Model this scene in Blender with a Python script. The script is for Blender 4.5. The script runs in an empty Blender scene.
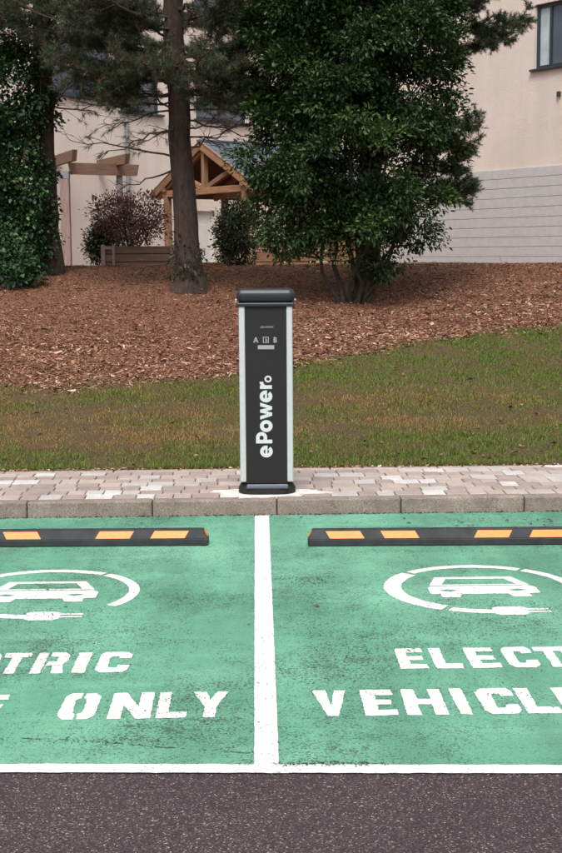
import bpy, bmesh, math, random
import numpy as np
from mathutils import Vector, Matrix
from math import radians, sin, cos, pi

random.seed(7); rng = np.random.default_rng(11)
scene = bpy.context.scene
C = scene.collection

# ------------------------------------------------------------------ camera
F, CX, CY = 1329.0, 281.0, 426.5
YH, H = 255.0, 1.90
PITCH = math.atan((CY - YH) / F); ROLL = radians(-0.4)
cam_d = bpy.data.cameras.new('camera'); cam = bpy.data.objects.new('camera', cam_d); C.objects.link(cam)
cam_d.sensor_fit = 'VERTICAL'; cam_d.sensor_height = 36.0; cam_d.lens = F / 853.0 * 36.0
cam_d.clip_start = 0.1; cam_d.clip_end = 2000
RM = Matrix.Rotation(pi/2 - PITCH, 4, 'X') @ Matrix.Rotation(ROLL, 4, 'Z')
cam.matrix_world = Matrix.Translation((0, 0, H)) @ RM
scene.camera = cam
R3 = RM.to_3x3()

# ------------------------------------------------------------------ sky and sun (overcast)
SUN_EL, SUN_AZ = radians(58), radians(-172)      # azimuth clockwise from +Y
world = bpy.data.worlds.new('World'); scene.world = world; world.use_nodes = True
wn = world.node_tree; wn.nodes.clear()
sky = wn.nodes.new('ShaderNodeTexSky'); sky.sky_type = 'NISHITA'; sky.sun_disc = False
sky.sun_elevation = SUN_EL; sky.sun_rotation = SUN_AZ; sky.dust_density = 4.0; sky.air_density = 1.0
hs = wn.nodes.new('ShaderNodeHueSaturation'); hs.inputs['Saturation'].default_value = 0.12
bg = wn.nodes.new('ShaderNodeBackground'); bg.inputs['Strength'].default_value = 0.12
wo = wn.nodes.new('ShaderNodeOutputWorld')
wn.links.new(sky.outputs[0], hs.inputs['Color']); wn.links.new(hs.outputs[0], bg.inputs['Color'])
wn.links.new(bg.outputs[0], wo.inputs['Surface'])
sun_d = bpy.data.lights.new('sun', 'SUN'); sun_d.energy = 1.5; sun_d.angle = radians(22); sun_d.color = (1.0, 0.955, 0.90)
sun = bpy.data.objects.new('sun', sun_d); C.objects.link(sun)
sv = Vector((sin(SUN_AZ)*cos(SUN_EL), cos(SUN_AZ)*cos(SUN_EL), sin(SUN_EL)))
sun.rotation_euler = sv.to_track_quat('Z', 'Y').to_euler(); sun.location = (0, -5, 30)
vs = scene.view_settings
scene.display_settings.display_device = 'sRGB'
vs.view_transform = 'Standard'; vs.look = 'None'; vs.gamma = 1.0; vs.use_curve_mapping = False
vs.exposure = 0.84

# ------------------------------------------------------------------ pixel helpers
def ray(px, py):
    d = R3 @ Vector(((px - CX)/F, -(py - CY)/F, -1.0))
    return d
def G(px, py, z=0.0):
    d = ray(px, py); t = (z - H)/d.z
    return Vector((d.x*t, d.y*t, z))
def P(px, py, D):
    d = ray(px, py); t = D/d.y
    return Vector((d.x*t, D, H + d.z*t))

# ------------------------------------------------------------------ materials
def nmat(name):
    m = bpy.data.materials.new(name); m.use_nodes = True
    nt = m.node_tree; b = nt.nodes['Principled BSDF']
    return m, nt, b
class N:
    """small node-graph helper"""
    def __init__(s, nt, coord='Position'):
        s.nt = nt
        if coord == 'Position':
            s.co = nt.nodes.new('ShaderNodeNewGeometry').outputs['Position']
        else:
            s.co = nt.nodes.new('ShaderNodeTexCoord').outputs[coord]
    def map(s, sc=(1,1,1), rot=(0,0,0), co=None):
        n = s.nt.nodes.new('ShaderNodeMapping'); n.inputs['Scale'].default_value = sc; n.inputs['Rotation'].default_value = rot
        s.nt.links.new(co or s.co, n.inputs['Vector']); return n.outputs[0]
    def noise(s, scale, detail=4, rough=0.6, co=None, dist=0.0):
        n = s.nt.nodes.new('ShaderNodeTexNoise'); n.inputs['Scale'].default_value = scale
        n.inputs['Detail'].default_value = detail; n.inputs['Roughness'].default_value = rough; n.inputs['Distortion'].default_value = dist
        s.nt.links.new(co or s.co, n.inputs['Vector']); return n.outputs['Fac']
    def voro(s, scale, out='Color', co=None, feature='F1'):
        n = s.nt.nodes.new('ShaderNodeTexVoronoi'); n.inputs['Scale'].default_value = scale; n.feature = feature
        s.nt.links.new(co or s.co, n.inputs['Vector']); return n.outputs[out]
    def ramp(s, fac, stops, interp='LINEAR'):
        n = s.nt.nodes.new('ShaderNodeValToRGB'); cr = n.color_ramp; cr.interpolation = interp
        while len(cr.elements) < len(stops): cr.elements.new(0.5)
        for e, (p, c) in zip(cr.elements, stops):
            e.position = p; e.color = (c[0], c[1], c[2], 1) if hasattr(c, '__len__') else (c, c, c, 1)
        s.nt.links.new(fac, n.inputs['Fac']); return n.outputs['Color']
    def mix(s, fac, a, b, mode='MIX'):
        n = s.nt.nodes.new('ShaderNodeMix'); n.data_type = 'RGBA'; n.blend_type = mode
        for inp, v in ((n.inputs[0], fac), (n.inputs[6], a), (n.inputs[7], b)):
            if hasattr(v, 'is_linked'): s.nt.links.new(v, inp)
            elif hasattr(v, '__len__'): inp.default_value = (v[0], v[1], v[2], 1)
            else: inp.default_value = v if inp.type == 'VALUE' else (v, v, v, 1)
        return n.outputs[2]
    def math(s, op, a, b=0.0):
        n = s.nt.nodes.new('ShaderNodeMath'); n.operation = op
        for inp, v in ((n.inputs[0], a), (n.inputs[1], b)):
            if hasattr(v, 'is_linked'): s.nt.links.new(v, inp)
            else: inp.default_value = v
        return n.outputs[0]
    def attr(s, name):
        n = s.nt.nodes.new('ShaderNodeAttribute'); n.attribute_name = name; return n.outputs['Fac']
    def orand(s):
        return s.nt.nodes.new('ShaderNodeObjectInfo').outputs['Random']
    def bump(s, h, strength, dist, b):
        n = s.nt.nodes.new('ShaderNodeBump'); n.inputs['Strength'].default_value = strength; n.inputs['Distance'].default_value = dist
        s.nt.links.new(h, n.inputs['Height']); s.nt.links.new(n.outputs[0], b.inputs['Normal'])
def L(nt, a, b): nt.links.new(a, b)

def m_asphalt():
    m, nt, b = nmat('asphalt'); n = N(nt)
    cell = n.voro(190.0)
    sep = nt.nodes.new('ShaderNodeSeparateColor'); L(nt, cell, sep.inputs[0])
    agg = n.ramp(sep.outputs[0], [(0.0, (0.014,0.0090,0.0110)), (0.45, (0.033,0.0205,0.025)), (0.78, (0.056,0.035,0.041)), (0.94, (0.115,0.084,0.088)), (0.985, (0.24,0.195,0.19)), (1.0, (0.38,0.32,0.30))])
    big = n.noise(0.9, 5, 0.6)
    tone = n.ramp(big, [(0.3, (0.80,0.79,0.80)), (0.7, (1.2,1.17,1.16))])
    col = n.mix(1.0, agg, tone, 'MULTIPLY')
    L(nt, col, b.inputs['Base Color']); b.inputs['Roughness'].default_value = 0.85
    d = n.voro(190.0, 'Distance'); n.bump(d, 0.7, 0.006, b)
    return m
def wear(n):
    """worn-through specks of the coating, clustered"""
    fine = n.noise(95.0, 4, 0.75)
    mid = n.noise(9.0, 3, 0.6)
    clus = n.noise(1.3, 4, 0.65)
    s = n.math('ADD', fine, n.math('MULTIPLY', n.math('SUBTRACT', clus, 0.5), 0.36))
    s = n.math('ADD', s, n.math('MULTIPLY', n.math('SUBTRACT', mid, 0.5), 0.22))
    return s
def m_green():
    m, nt, b = nmat('green_coating'); n = N(nt)
    big = n.noise(0.8, 6, 0.6)
    base = n.ramp(big, [(0.30, (0.070,0.225,0.145)), (0.5, (0.098,0.285,0.188)), (0.70, (0.150,0.365,0.255))])
    stre = n.noise(2.2, 5, 0.7, n.map((0.35, 1.6, 1), (0, 0, 0.35)))
    base = n.mix(n.ramp(stre, [(0.52, 0.0), (0.75, 0.55)]), base, (0.17,0.42,0.29))
    trk = n.noise(1.0, 4, 0.6, n.map((2.6, 0.30, 1), (0, 0, 0.05)))
    base = n.mix(1.0, base, n.ramp(trk, [(0.35, 0.86), (0.6, 1.12)]), 'MULTIPLY')
    grit = n.noise(160, 2, 0.5)
    base = n.mix(1.0, base, n.ramp(grit, [(0.25, 0.72), (0.75, 1.22)]), 'MULTIPLY')
    s = wear(n)
    msk = n.ramp(s, [(0.535, 0.0), (0.60, 0.85)])
    col = n.mix(msk, base, (0.022,0.040,0.030))
    L(nt, col, b.inputs['Base Color']); b.inputs['Roughness'].default_value = 0.75
    n.bump(n.noise(110, 3, 0.6), 0.55, 0.006, b)
    return m
def m_whitepaint():
    m, nt, b = nmat('white_road_paint'); n = N(nt)
    s = wear(n)
    base = n.ramp(n.noise(30, 5, 0.7), [(0.25, (0.48,0.48,0.47)), (0.6, (0.68,0.67,0.67))])
    msk = n.ramp(s, [(0.585, 0.0), (0.66, 0.9)])
    col = n.mix(msk, base, (0.11,0.20,0.15))
    L(nt, col, b.inputs['Base Color']); b.inputs['Roughness'].default_value = 0.7
    n.bump(n.noise(110, 3, 0.6), 0.45, 0.005, b)
    return m
def m_plain(name, col, rough=0.6, var=0.15, scale=20, metal=0.0, bump=0.0, bscale=80, coord='Object', spec=0.5):
    m, nt, b = nmat(name); n = N(nt, coord)
    f = n.noise(scale, 4, 0.6)
    lo = tuple(c*(1-var) for c in col); hi = tuple(min(1, c*(1+var)) for c in col)
    L(nt, n.ramp(f, [(0.3, lo), (0.7, hi)]), b.inputs['Base Color'])
    b.inputs['Roughness'].default_value = rough; b.inputs['Metallic'].default_value = metal
    b.inputs['Specular IOR Level'].default_value = spec
    if bump: n.bump(n.noise(bscale, 3, 0.6), bump, 0.004, b)
    return m
def m_kerb():
    m, nt, b = nmat('kerb_concrete'); n = N(nt)
    f = n.noise(140, 3, 0.7); g = n.noise(6, 5, 0.65)
    c = n.ramp(f, [(0.3, (0.10,0.078,0.066)), (0.5, (0.225,0.185,0.158)), (0.72, (0.40,0.345,0.31))])
    c = n.mix(1.0, c, n.ramp(g, [(0.3, (0.62,0.62,0.58)), (0.7, (1.15,1.12,1.1))]), 'MULTIPLY')
    c = n.mix(1.0, c, n.ramp(n.orand(), [(0, 0.88), (1, 1.12)]), 'MULTIPLY')
    L(nt, c, b.inputs['Base Color']); b.inputs['Roughness'].default_value = 0.9
    n.bump(f, 0.4, 0.004, b)
    return m
def m_block():
    m, nt, b = nmat('paving_block'); n = N(nt)
    r = n.orand()
    tone = n.ramp(r, [(0.0, (0.31,0.250,0.222)), (0.25, (0.36,0.290,0.258)), (0.45, (0.29,0.230,0.205)), (0.62, (0.39,0.320,0.288)), (0.72, (0.26,0.208,0.190)), (0.78, (0.40,0.375,0.365)), (0.92, (0.50,0.475,0.47))], 'CONSTANT')
    f = n.noise(90, 4, 0.7); g = n.noise(5, 4, 0.6)
    c = n.mix(1.0, tone, n.ramp(f, [(0.3, 0.72), (0.7, 1.2)]), 'MULTIPLY')
    c = n.mix(1.0, c, n.ramp(g, [(0.3, 0.85), (0.7, 1.1)]), 'MULTIPLY')
    L(nt, c, b.inputs['Base Color']); b.inputs['Roughness'].default_value = 0.9
    n.bump(f, 0.4, 0.004, b)
    return m
def m_terrain():
    m, nt, b = nmat('bank_soil'); n = N(nt)
    g = n.attr('grass')
    soil = n.ramp(n.noise(30, 5, 0.7), [(0.3, (0.08,0.034,0.019)), (0.55, (0.19,0.080,0.043)), (0.8, (0.30,0.15,0.09))])
    gr = n.ramp(n.noise(45, 5, 0.75), [(0.3, (0.032,0.022,0.008)), (0.55, (0.090,0.052,0.021)), (0.8, (0.20,0.110,0.050))])
    L(nt, n.mix(g, soil, gr), b.inputs['Base Color']); b.inputs['Roughness'].default_value = 1.0
    n.bump(n.noise(60, 4, 0.7), 0.8, 0.03, b)
    return m
def m_tint(name, stops, rough=0.6, trans=0.0, patch=None, spec=0.4):
    """colour from the per-leaf 'tint' attribute; patch=(scale map, ramp stops, colour, amount)"""
    m, nt, b = nmat(name); n = N(nt)
    c = n.ramp(n.attr('tint'), stops)
    if patch:
        sc, rot, nscale, st, alt = patch
        f = n.noise(nscale, 4, 0.6, n.map(sc, rot))
        c = n.mix(n.ramp(f, st), c, n.ramp(n.attr('tint'), alt))
    L(nt, c, b.inputs['Base Color']); b.inputs['Roughness'].default_value = rough
    b.inputs['Specular IOR Level'].default_value = spec
    if trans:
        tr = nt.nodes.new('ShaderNodeBsdfTranslucent'); L(nt, c, tr.inputs['Color'])
        mx = nt.nodes.new('ShaderNodeMixShader'); mx.inputs[0].default_value = trans
        L(nt, b.outputs[0], mx.inputs[1]); L(nt, tr.outputs[0], mx.inputs[2])
        L(nt, mx.outputs[0], nt.nodes['Material Output'].inputs['Surface'])
    return m
def m_bark(name, a, c_, scale=9):
    m, nt, b = nmat(name); n = N(nt)
    co = n.map((1, 1, 0.25))
    f = n.noise(scale*3, 6, 0.75, co, 0.6); g = n.noise(scale*.8, 4, 0.6, co)
    h = n.math('ADD', n.math('MULTIPLY', f, 0.7), n.math('MULTIPLY', g, 0.3))
    L(nt, n.ramp(h, [(0.36, a), (0.62, c_)]), b.inputs['Base Color']); b.inputs['Roughness'].default_value = 0.95
    n.bump(h, 0.9, 0.03, b)
    return m
def m_render():
    m, nt, b = nmat('cream_render'); n = N(nt)
    f = n.noise(70, 3, 0.7); g = n.noise(0.5, 5, 0.6)
    c = n.ramp(f, [(0.3, (0.70,0.595,0.525)), (0.7, (0.82,0.71,0.64))])
    c = n.mix(1.0, c, n.ramp(g, [(0.3, 0.92), (0.7, 1.05)]), 'MULTIPLY')
    stn = n.noise(1.0, 5, 0.65, n.map((1.6, 1.6, 0.12)))
    c = n.mix(1.0, c, n.ramp(stn, [(0.35, (0.95,0.945,0.94)), (0.6, 1.04)]), 'MULTIPLY')
    L(nt, c, b.inputs['Base Color']); b.inputs['Roughness'].default_value = 0.95
    n.bump(n.noise(90, 3, 0.7), 1.0, 0.03, b)
    return m
def m_wood(name, a, c_, rot=(0,0,0), coord='Object'):
    m, nt, b = nmat(name); n = N(nt, coord)
    f = n.noise(3.0, 5, 0.65, n.map((1.0, 14, 14)), 0.4)
    c = n.ramp(f, [(0.3, a), (0.7, c_)])
    c = n.mix(1.0, c, n.ramp(n.orand(), [(0, 0.8), (1, 1.15)]), 'MULTIPLY')
    L(nt, c, b.inputs['Base Color']); b.inputs['Roughness'].default_value = 0.8
    n.bump(f, 0.3, 0.01, b)
    return m
M = dict(
    asphalt=m_asphalt(), green=m_green(), white=m_whitepaint(), kerb=m_kerb(), block=m_block(), soil=m_terrain(), render=m_render(),
    sand=m_plain('joint_sand', (0.15,0.10,0.085), 1.0, 0.3, 60, coord='Object'),
    cement=m_plain('cement', (0.58,0.55,0.52), 0.95, 0.22, 14, bump=0.4),
    rubber=m_plain('black_rubber', (0.021,0.0225,0.027), 0.75, 0.45, 9, bump=0.35, bscale=220),
    amber=m_plain('amber_reflector', (0.72,0.205,0.022), 0.5, 0.10, 40),
    panel=m_plain('charcoal_panel', (0.014,0.0135,0.0138), 0.6, 0.35, 180, bump=0.15, bscale=300, spec=0.28),
    alu=m_plain('brushed_aluminium', (0.54,0.555,0.565), 0.42, 0.04, 30, metal=0.35),
    cap=m_plain('graphite_plastic', (0.016,0.017,0.022), 0.36, 0.15, 60),
    plate=m_plain('grey_blue_plate', (0.10,0.115,0.15), 0.45, 0.15, 60),
    print=m_plain('silver_print', (0.52,0.54,0.55), 0.5, 0.05, 40),
    printdim=m_plain('grey_print', (0.10,0.115,0.10), 0.5, 0.05, 40),
    labelm=m_plain('label_grey', (0.28,0.29,0.285), 0.5, 0.05, 40),
    clad=m_plain('grey_cladding', (0.43,0.415,0.42), 0.75, 0.07, 8, bump=0.15, coord='Position'),
    frame=m_plain('dark_frame', (0.022,0.030,0.036), 0.45, 0.1, 10),
    glass=m_plain('window_glass', (0.085,0.10,0.13), 0.10, 0.2, 1.2, spec=0.6),
    blind=m_plain('pale_blind', (0.36,0.42,0.47), 0.7, 0.15, 4),
    doorw=m_plain('white_door', (0.62,0.60,0.58), 0.6, 0.06, 6),
    pipe=m_plain('grey_pipe', (0.19,0.20,0.215), 0.5, 0.05, 6),
    slate=m_plain('slate', (0.085,0.098,0.125), 0.55, 0.3, 3.0, coord='Position'),
    oak=m_wood('oak', (0.15,0.075,0.038), (0.35,0.190,0.100)),
    oakdark=m_wood('weathered_oak', (0.12,0.065,0.042), (0.25,0.15,0.10)),
    greywood=m_wood('silvered_wood', (0.17,0.115,0.095), (0.30,0.215,0.185)),
    sleeper=m_wood('sleeper_wood', (0.10,0.055,0.038), (0.22,0.13,0.09)),
    inner=m_plain('porch_shadow_lining', (0.10,0.06,0.04), 0.9, 0.2, 3),  # dark brown stands in for the shade inside the porch
    roofm=m_plain('roof_membrane', (0.2,0.2,0.2), 0.9, 0.1, 3),
    bark=m_bark('pine_bark', (0.013,0.0085,0.0065), (0.070,0.044,0.033)),
    bark2=m_bark('smooth_bark', (0.018,0.013,0.010), (0.065,0.048,0.036), 14),
    twig=m_plain('twig', (0.055,0.036,0.027), 0.9, 0.3, 10, coord='Position'),
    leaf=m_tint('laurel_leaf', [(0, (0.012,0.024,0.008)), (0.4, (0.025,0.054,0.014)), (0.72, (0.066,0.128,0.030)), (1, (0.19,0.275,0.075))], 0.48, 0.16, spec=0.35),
    ivy=m_tint('ivy_leaf', [(0, (0.012,0.026,0.012)), (0.5, (0.026,0.066,0.022)), (0.85, (0.060,0.145,0.036)), (1, (0.22,0.27,0.10))], 0.45, 0.12, spec=0.4),
    needle=m_tint('pine_needle', [(0, (0.022,0.030,0.016)), (0.45, (0.040,0.066,0.030)), (0.75, (0.075,0.110,0.052)), (0.86, (0.085,0.060,0.034)), (1, (0.15,0.092,0.056))], 0.6, 0.10),
    redleaf=m_tint('bronze_leaf', [(0, (0.040,0.018,0.014)), (0.5, (0.105,0.040,0.032)), (0.8, (0.17,0.075,0.055)), (1, (0.07,0.085,0.035))], 0.5, 0.1),
    hedge=m_tint('hedge_leaf', [(0, (0.018,0.026,0.012)), (0.6, (0.035,0.055,0.022)), (1, (0.075,0.095,0.04))], 0.5, 0.1),
    grass=m_tint('grass_blade', [(0, (0.038,0.075,0.008)), (0.2, (0.085,0.150,0.014)), (0.42, (0.165,0.225,0.030)), (0.5, (0.19,0.19,0.045)), (0.6, (0.175,0.105,0.034)), (0.8, (0.31,0.170,0.062)), (1, (0.47,0.29,0.14))], 0.65, 0.2),
    chip=m_tint('bark_chip', [(0, (0.065,0.027,0.014)), (0.3, (0.190,0.076,0.036)), (0.65, (0.325,0.170,0.103)), (0.9, (0.45,0.30,0.23)), (1, (0.62,0.49,0.42))], 0.9),
    deadleaf=m_tint('dead_leaf', [(0, (0.06,0.032,0.018)), (0.6, (0.16,0.085,0.045)), (1, (0.36,0.25,0.17))], 0.8),
    dirt=m_tint('dirt_crumb', [(0, (0.018,0.014,0.010)), (0.7, (0.055,0.045,0.028)), (1, (0.05,0.07,0.025))], 1.0),
)

# ------------------------------------------------------------------ object helpers
def link(name, me, parent=None, mat=None, loc=None):
    o = bpy.data.objects.new(name, me); C.objects.link(o)
    if mat is not None and me is not None and len(me.materials) == 0: me.materials.append(mat)
    if parent is not None: o.parent = parent
    if loc is not None: o.location = loc
    return o
def tag(o, label=None, cat=None, group=None, kind=None):
    if label: o['label'] = label
    if cat: o['category'] = cat
    if group: o['group'] = group
    if kind: o['kind'] = kind
    return o
def empty(name, loc, rz=0.0):
    o = bpy.data.objects.new(name, None); C.objects.link(o); o.location = loc; o.rotation_euler = (0, 0, rz); o.empty_display_size = 0.2
    return o
def bm_mesh(name, bm, mat=None, smooth=False):
    me = bpy.data.meshes.new(name); bm.normal_update(); bm.to_mesh(me); bm.free()
    if mat: me.materials.append(mat)
    if smooth:
        for p in me.polygons: p.use_smooth = True
    return me
def box_bm(size, center=(0,0,0), bevel=0.0, seg=2, bm=None):
    own = bm or bmesh.new()
    r = bmesh.ops.create_cube(own, size=1.0)
    for v in r['verts']:
        v.co = Vector((v.co.x*size[0]+center[0], v.co.y*size[1]+center[1], v.co.z*size[2]+center[2]))
    if bevel:
        es = list({e for v in r['verts'] for e in v.link_edges})
        bmesh.ops.bevel(own, geom=es, offset=bevel, segments=seg, affect='EDGES', profile=0.5)
    return own
def box(name, size, center, mat, parent=None, bevel=0.0, seg=2):
    return link(name, bm_mesh(name, box_bm(size, center, bevel, seg), mat), parent)
def sheet(name, pts, mat, parent=None):
    me = bpy.data.meshes.new(name); me.from_pydata([tuple(p) for p in pts], [], [list(range(len(pts)))]); me.update()
    return link(name, me, parent, mat)
def beam(name, a, b, w, h, mat, parent=None, up=(0,0,1), bevel=0.008):
    """rectangular timber from a to b; its mesh runs along local X"""
    a = Vector(a); b = Vector(b); d = b - a; ln = d.length; x = d.normalized()
    y = Vector(up).cross(x)
    if y.length < 1e-4: y = Vector((0,1,0)).cross(x)
    y.normalize(); z = x.cross(y)
    o = link(name, bm_mesh(name, box_bm((ln, w, h), (0,0,0), bevel, 1), mat), parent)
    o.matrix_local = Matrix.Translation((a+b)/2) @ Matrix((x, y, z)).transposed().to_4x4()
    return o
def tube_into(bm, pts, rads, seg=8):
    rings = []
    n = len(pts)
    prev = None
    for i, p in enumerate(pts):
        p = Vector(p)
        t = (Vector(pts[min(i+1, n-1)]) - Vector(pts[max(i-1, 0)])).normalized()
        ref = prev if prev is not None else (Vector((1,0,0)) if abs(t.x) < 0.8 else Vector((0,1,0)))
        s = (ref - t*ref.dot(t)).normalized(); prev = s; q = t.cross(s)
        rings.append([bm.verts.new(p + (s*cos(2*pi*k/seg) + q*sin(2*pi*k/seg))*rads[i]) for k in range(seg)])
    for a, b in zip(rings, rings[1:]):
        for k in range(seg):
            bm.faces.new((a[k], a[(k+1) % seg], b[(k+1) % seg], b[k]))
    bm.faces.new(rings[0][::-1]); bm.faces.new(rings[-1])
def rough(pl, step=0.018, amt=0.0026):
    out = []
    for (x0,y0),(x1,y1) in zip(pl, pl[1:]+pl[:1]):
        k = max(1, int(math.hypot(x1-x0, y1-y0)/step))
        for i in range(k): t = i/k; out.append((x0+(x1-x0)*t+random.gauss(0,amt*.6), y0+(y1-y0)*t+random.gauss(0,amt*.6)))
    return out
def shape2d(name, polys, mat, mw, parent=None, extrude=0.0004):
    """filled flat outline (holes by even-odd) in the plane of mw"""
    cu = bpy.data.curves.new(name, 'CURVE'); cu.dimensions = '2D'; cu.fill_mode = 'BOTH'; cu.extrude = extrude
    for pl in polys:
        sp = cu.splines.new('POLY'); sp.points.add(len(pl)-1); sp.use_cyclic_u = True
        for q, (x, y) in zip(sp.points, pl): q.co = (x, y, 0, 1)
    t = bpy.data.objects.new('t', cu); C.objects.link(t)
    dg = bpy.context.evaluated_depsgraph_get()
    me = bpy.data.meshes.new_from_object(t.evaluated_get(dg)); me.name = name
    bpy.data.objects.remove(t); bpy.data.curves.remove(cu)
    me.materials.clear(); me.materials.append(mat)
    o = link(name, me, parent); o.matrix_local = mw
    return o
def bulk(name, V, faces, mat, parent=None, tint=None):
    """V (n,k,3) copies of a template whose faces (all of one size) are index lists"""
    n, k, _ = V.shape; f = np.array(faces, dtype=np.int32); nf, m = f.shape
    me = bpy.data.meshes.new(name)
    me.vertices.add(n*k); me.vertices.foreach_set('co', V.reshape(-1).astype(np.float32))
    idx = (f[None] + (np.arange(n, dtype=np.int32)*k)[:, None, None]).reshape(-1)
    me.loops.add(idx.size); me.loops.foreach_set('vertex_index', idx)
    me.polygons.add(n*nf); me.polygons.foreach_set('loop_start', np.arange(0, idx.size, m, dtype=np.int32))
    if tint is not None:
        a = me.attributes.new('tint', 'FLOAT', 'POINT'); a.data.foreach_set('value', np.repeat(tint, k).astype(np.float32))
    me.update(calc_edges=True)
    return link(name, me, parent, mat)
def unit(a): return a/np.maximum(np.linalg.norm(a, axis=-1, keepdims=True), 1e-9)
def leaf_verts(base, d, nrm, ln, wd, fold=0.25):
    """folded six-point leaves: two quads each"""
    d = unit(d); s = unit(np.cross(d, nrm)); n = np.cross(s, d)
    ln = ln[:, None]; wd = wd[:, None]
    def pt(a, b, c): return base + d*ln*a + s*wd*b + n*wd*c
    return np.stack([pt(0,0,0), pt(0.30,-0.5,fold), pt(0.68,-0.42,fold), pt(1,0,-0.1), pt(0.68,0.42,fold), pt(0.30,0.5,fold)], 1)
LEAF_F = [[0,3,2,1], [0,5,4,3]]

# ------------------------------------------------------------------ frames of the place
K0, K1 = G(0, 519), G(562, 511.8)
KU = (K1-K0).normalized(); KV = Vector((-KU.y, KU.x, 0))
KO = K0 + KU*((Vector((0, K0.y, 0)) - K0).dot(KU))
def K(u, v, z=0.0): p = KO + KU*u + KV*v; return Vector((p.x, p.y, z))
def toK(p): q = Vector((p[0], p[1], 0)) - KO; return q.dot(KU), q.dot(KV)
KROT = math.atan2(KU.y, KU.x)
KTOP = 0.12
PATH_V = 1.46
# bank profile over distance behind the path
PV = np.array([-5, 0, 1.0, 3.0, 6.0, 8.8, 10.4, 11.4, 12.8, 15.5, 20, 300.0])
PZ = np.array([0.115, 0.115, 0.25, 0.57, 1.07, 1.53, 1.71, 1.735, 1.62, 1.10, 1.0, 1.0])
def zprof(d):
    d = np.asarray(d, float); out = 0
    for o in (-0.5, -0.25, 0, 0.25, 0.5): out = out + np.interp(d+o*np.clip(d, 0, 1), PV, PZ)
    return out/5
def zg(u, v):
    u = np.asarray(u, float); d = np.asarray(v, float) - PATH_V
    w = np.clip(d/1.5, 0, 1)
    return zprof(d) + w*(0.025*np.sin(u*0.9+d*0.5) + 0.018*np.sin(u*2.3-d*1.1+1.0) + 0.012*np.sin(d*2.7+u*0.7))*np.clip(1.6-d/9, 0.15, 1)
def ground_z(x, y): u, v = toK((x, y)); return float(zg(u, v))
def T(px, py):
    """where a pixel meets the bank"""
    d = ray(px, py); D = 9.0
    while D < 60:
        t = D/d.y; x, y, z = d.x*t, D, H + d.z*t
        if z <= ground_z(x, y): return Vector((x, y, ground_z(x, y)))
        D += 0.02
    return Vector((x, y, z))

# ------------------------------------------------------------------ ground, road, bays
road = tag(sheet('road', [(-300,-300,0), (300,-300,0), (300,300,0), (-300,300,0)], M['asphalt']), 'dark purplish asphalt road in front of the parking bays', kind='structure')
B0, B1 = G(261.8, 515.5), G(266.7, 768)
BW = (B0-B1).normalized(); BUv = Vector((BW.y, -BW.x, 0))
BAY = 2.5
def bay_uv(p): q = p - B1; return q.dot(BUv), q.dot(BW)
def B(u, w, z): p = B1 + BUv*u + BW*w; return Vector((p.x, p.y, z))
def bay_mat(u, w, z): return Matrix.Translation(B(u, w, z)) @ Matrix((BUv, BW, Vector((0,0,1)))).transposed().to_4x4()
FL, FR = G(0, 769.5), G(562, 770.5)
FD = (FR-FL).normalized(); FN = Vector((-FD.y, FD.x, 0))
def front(u, off, z):            # point on the front line at bay coordinate u
    p = FL + FD*((B(u, 0, 0) - FL).dot(FD)) + FN*off; return Vector((p.x, p.y, z))
FW = (G(281, 765) - G(281, 773.5)).length
def kerbpt(u, z):                # point on the kerb foot in line with bay coordinate u
    a = front(u, 0, 0); q = K(0,0,0); t = (q - a).dot(KV)/BW.dot(KV); p = a + BW*t; return Vector((p.x, p.y, z))
bays = tag(sheet('parking_bay_surface', [front(-BAY,0,0.004), front(BAY,0,0.004), kerbpt(BAY,0.004), kerbpt(-BAY,0.004)], M['green']),
           'worn green coated surface of the two electric vehicle parking bays', kind='structure')
hw = FW/2
def ragged(name, q, amt=0.0028):
    q = [Vector(p) for p in q]; z = q[0].z
    return sheet(name, [(x, y, z) for x, y in rough([(p.x, p.y) for p in q], .03, amt)], M['white'], bays)
ragged('bay_front_line', [front(-BAY-0.05,-hw,0.0062), front(BAY+0.05,-hw,0.0062), front(BAY+0.05,hw,0.0062), front(-BAY-0.05,hw,0.0062)])
tl, tr_, br_, bl = G(254.7,515.5,.0065), G(268.9,515.2,.0065), G(279.1,764.6,.0065), G(254.2,764.6,.0065)
ragged('bay_divider_line', [bl, br_, tr_, tl], .0013)
for s in (-1, 1):
    sheet('bay_divider_line', [front(s*BAY-0.05,hw+.001,.008), front(s*BAY+0.05,hw+.001,.008), kerbpt(s*BAY+0.05,.008), kerbpt(s*BAY-0.05,.008)], M['white'], bays)

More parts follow.
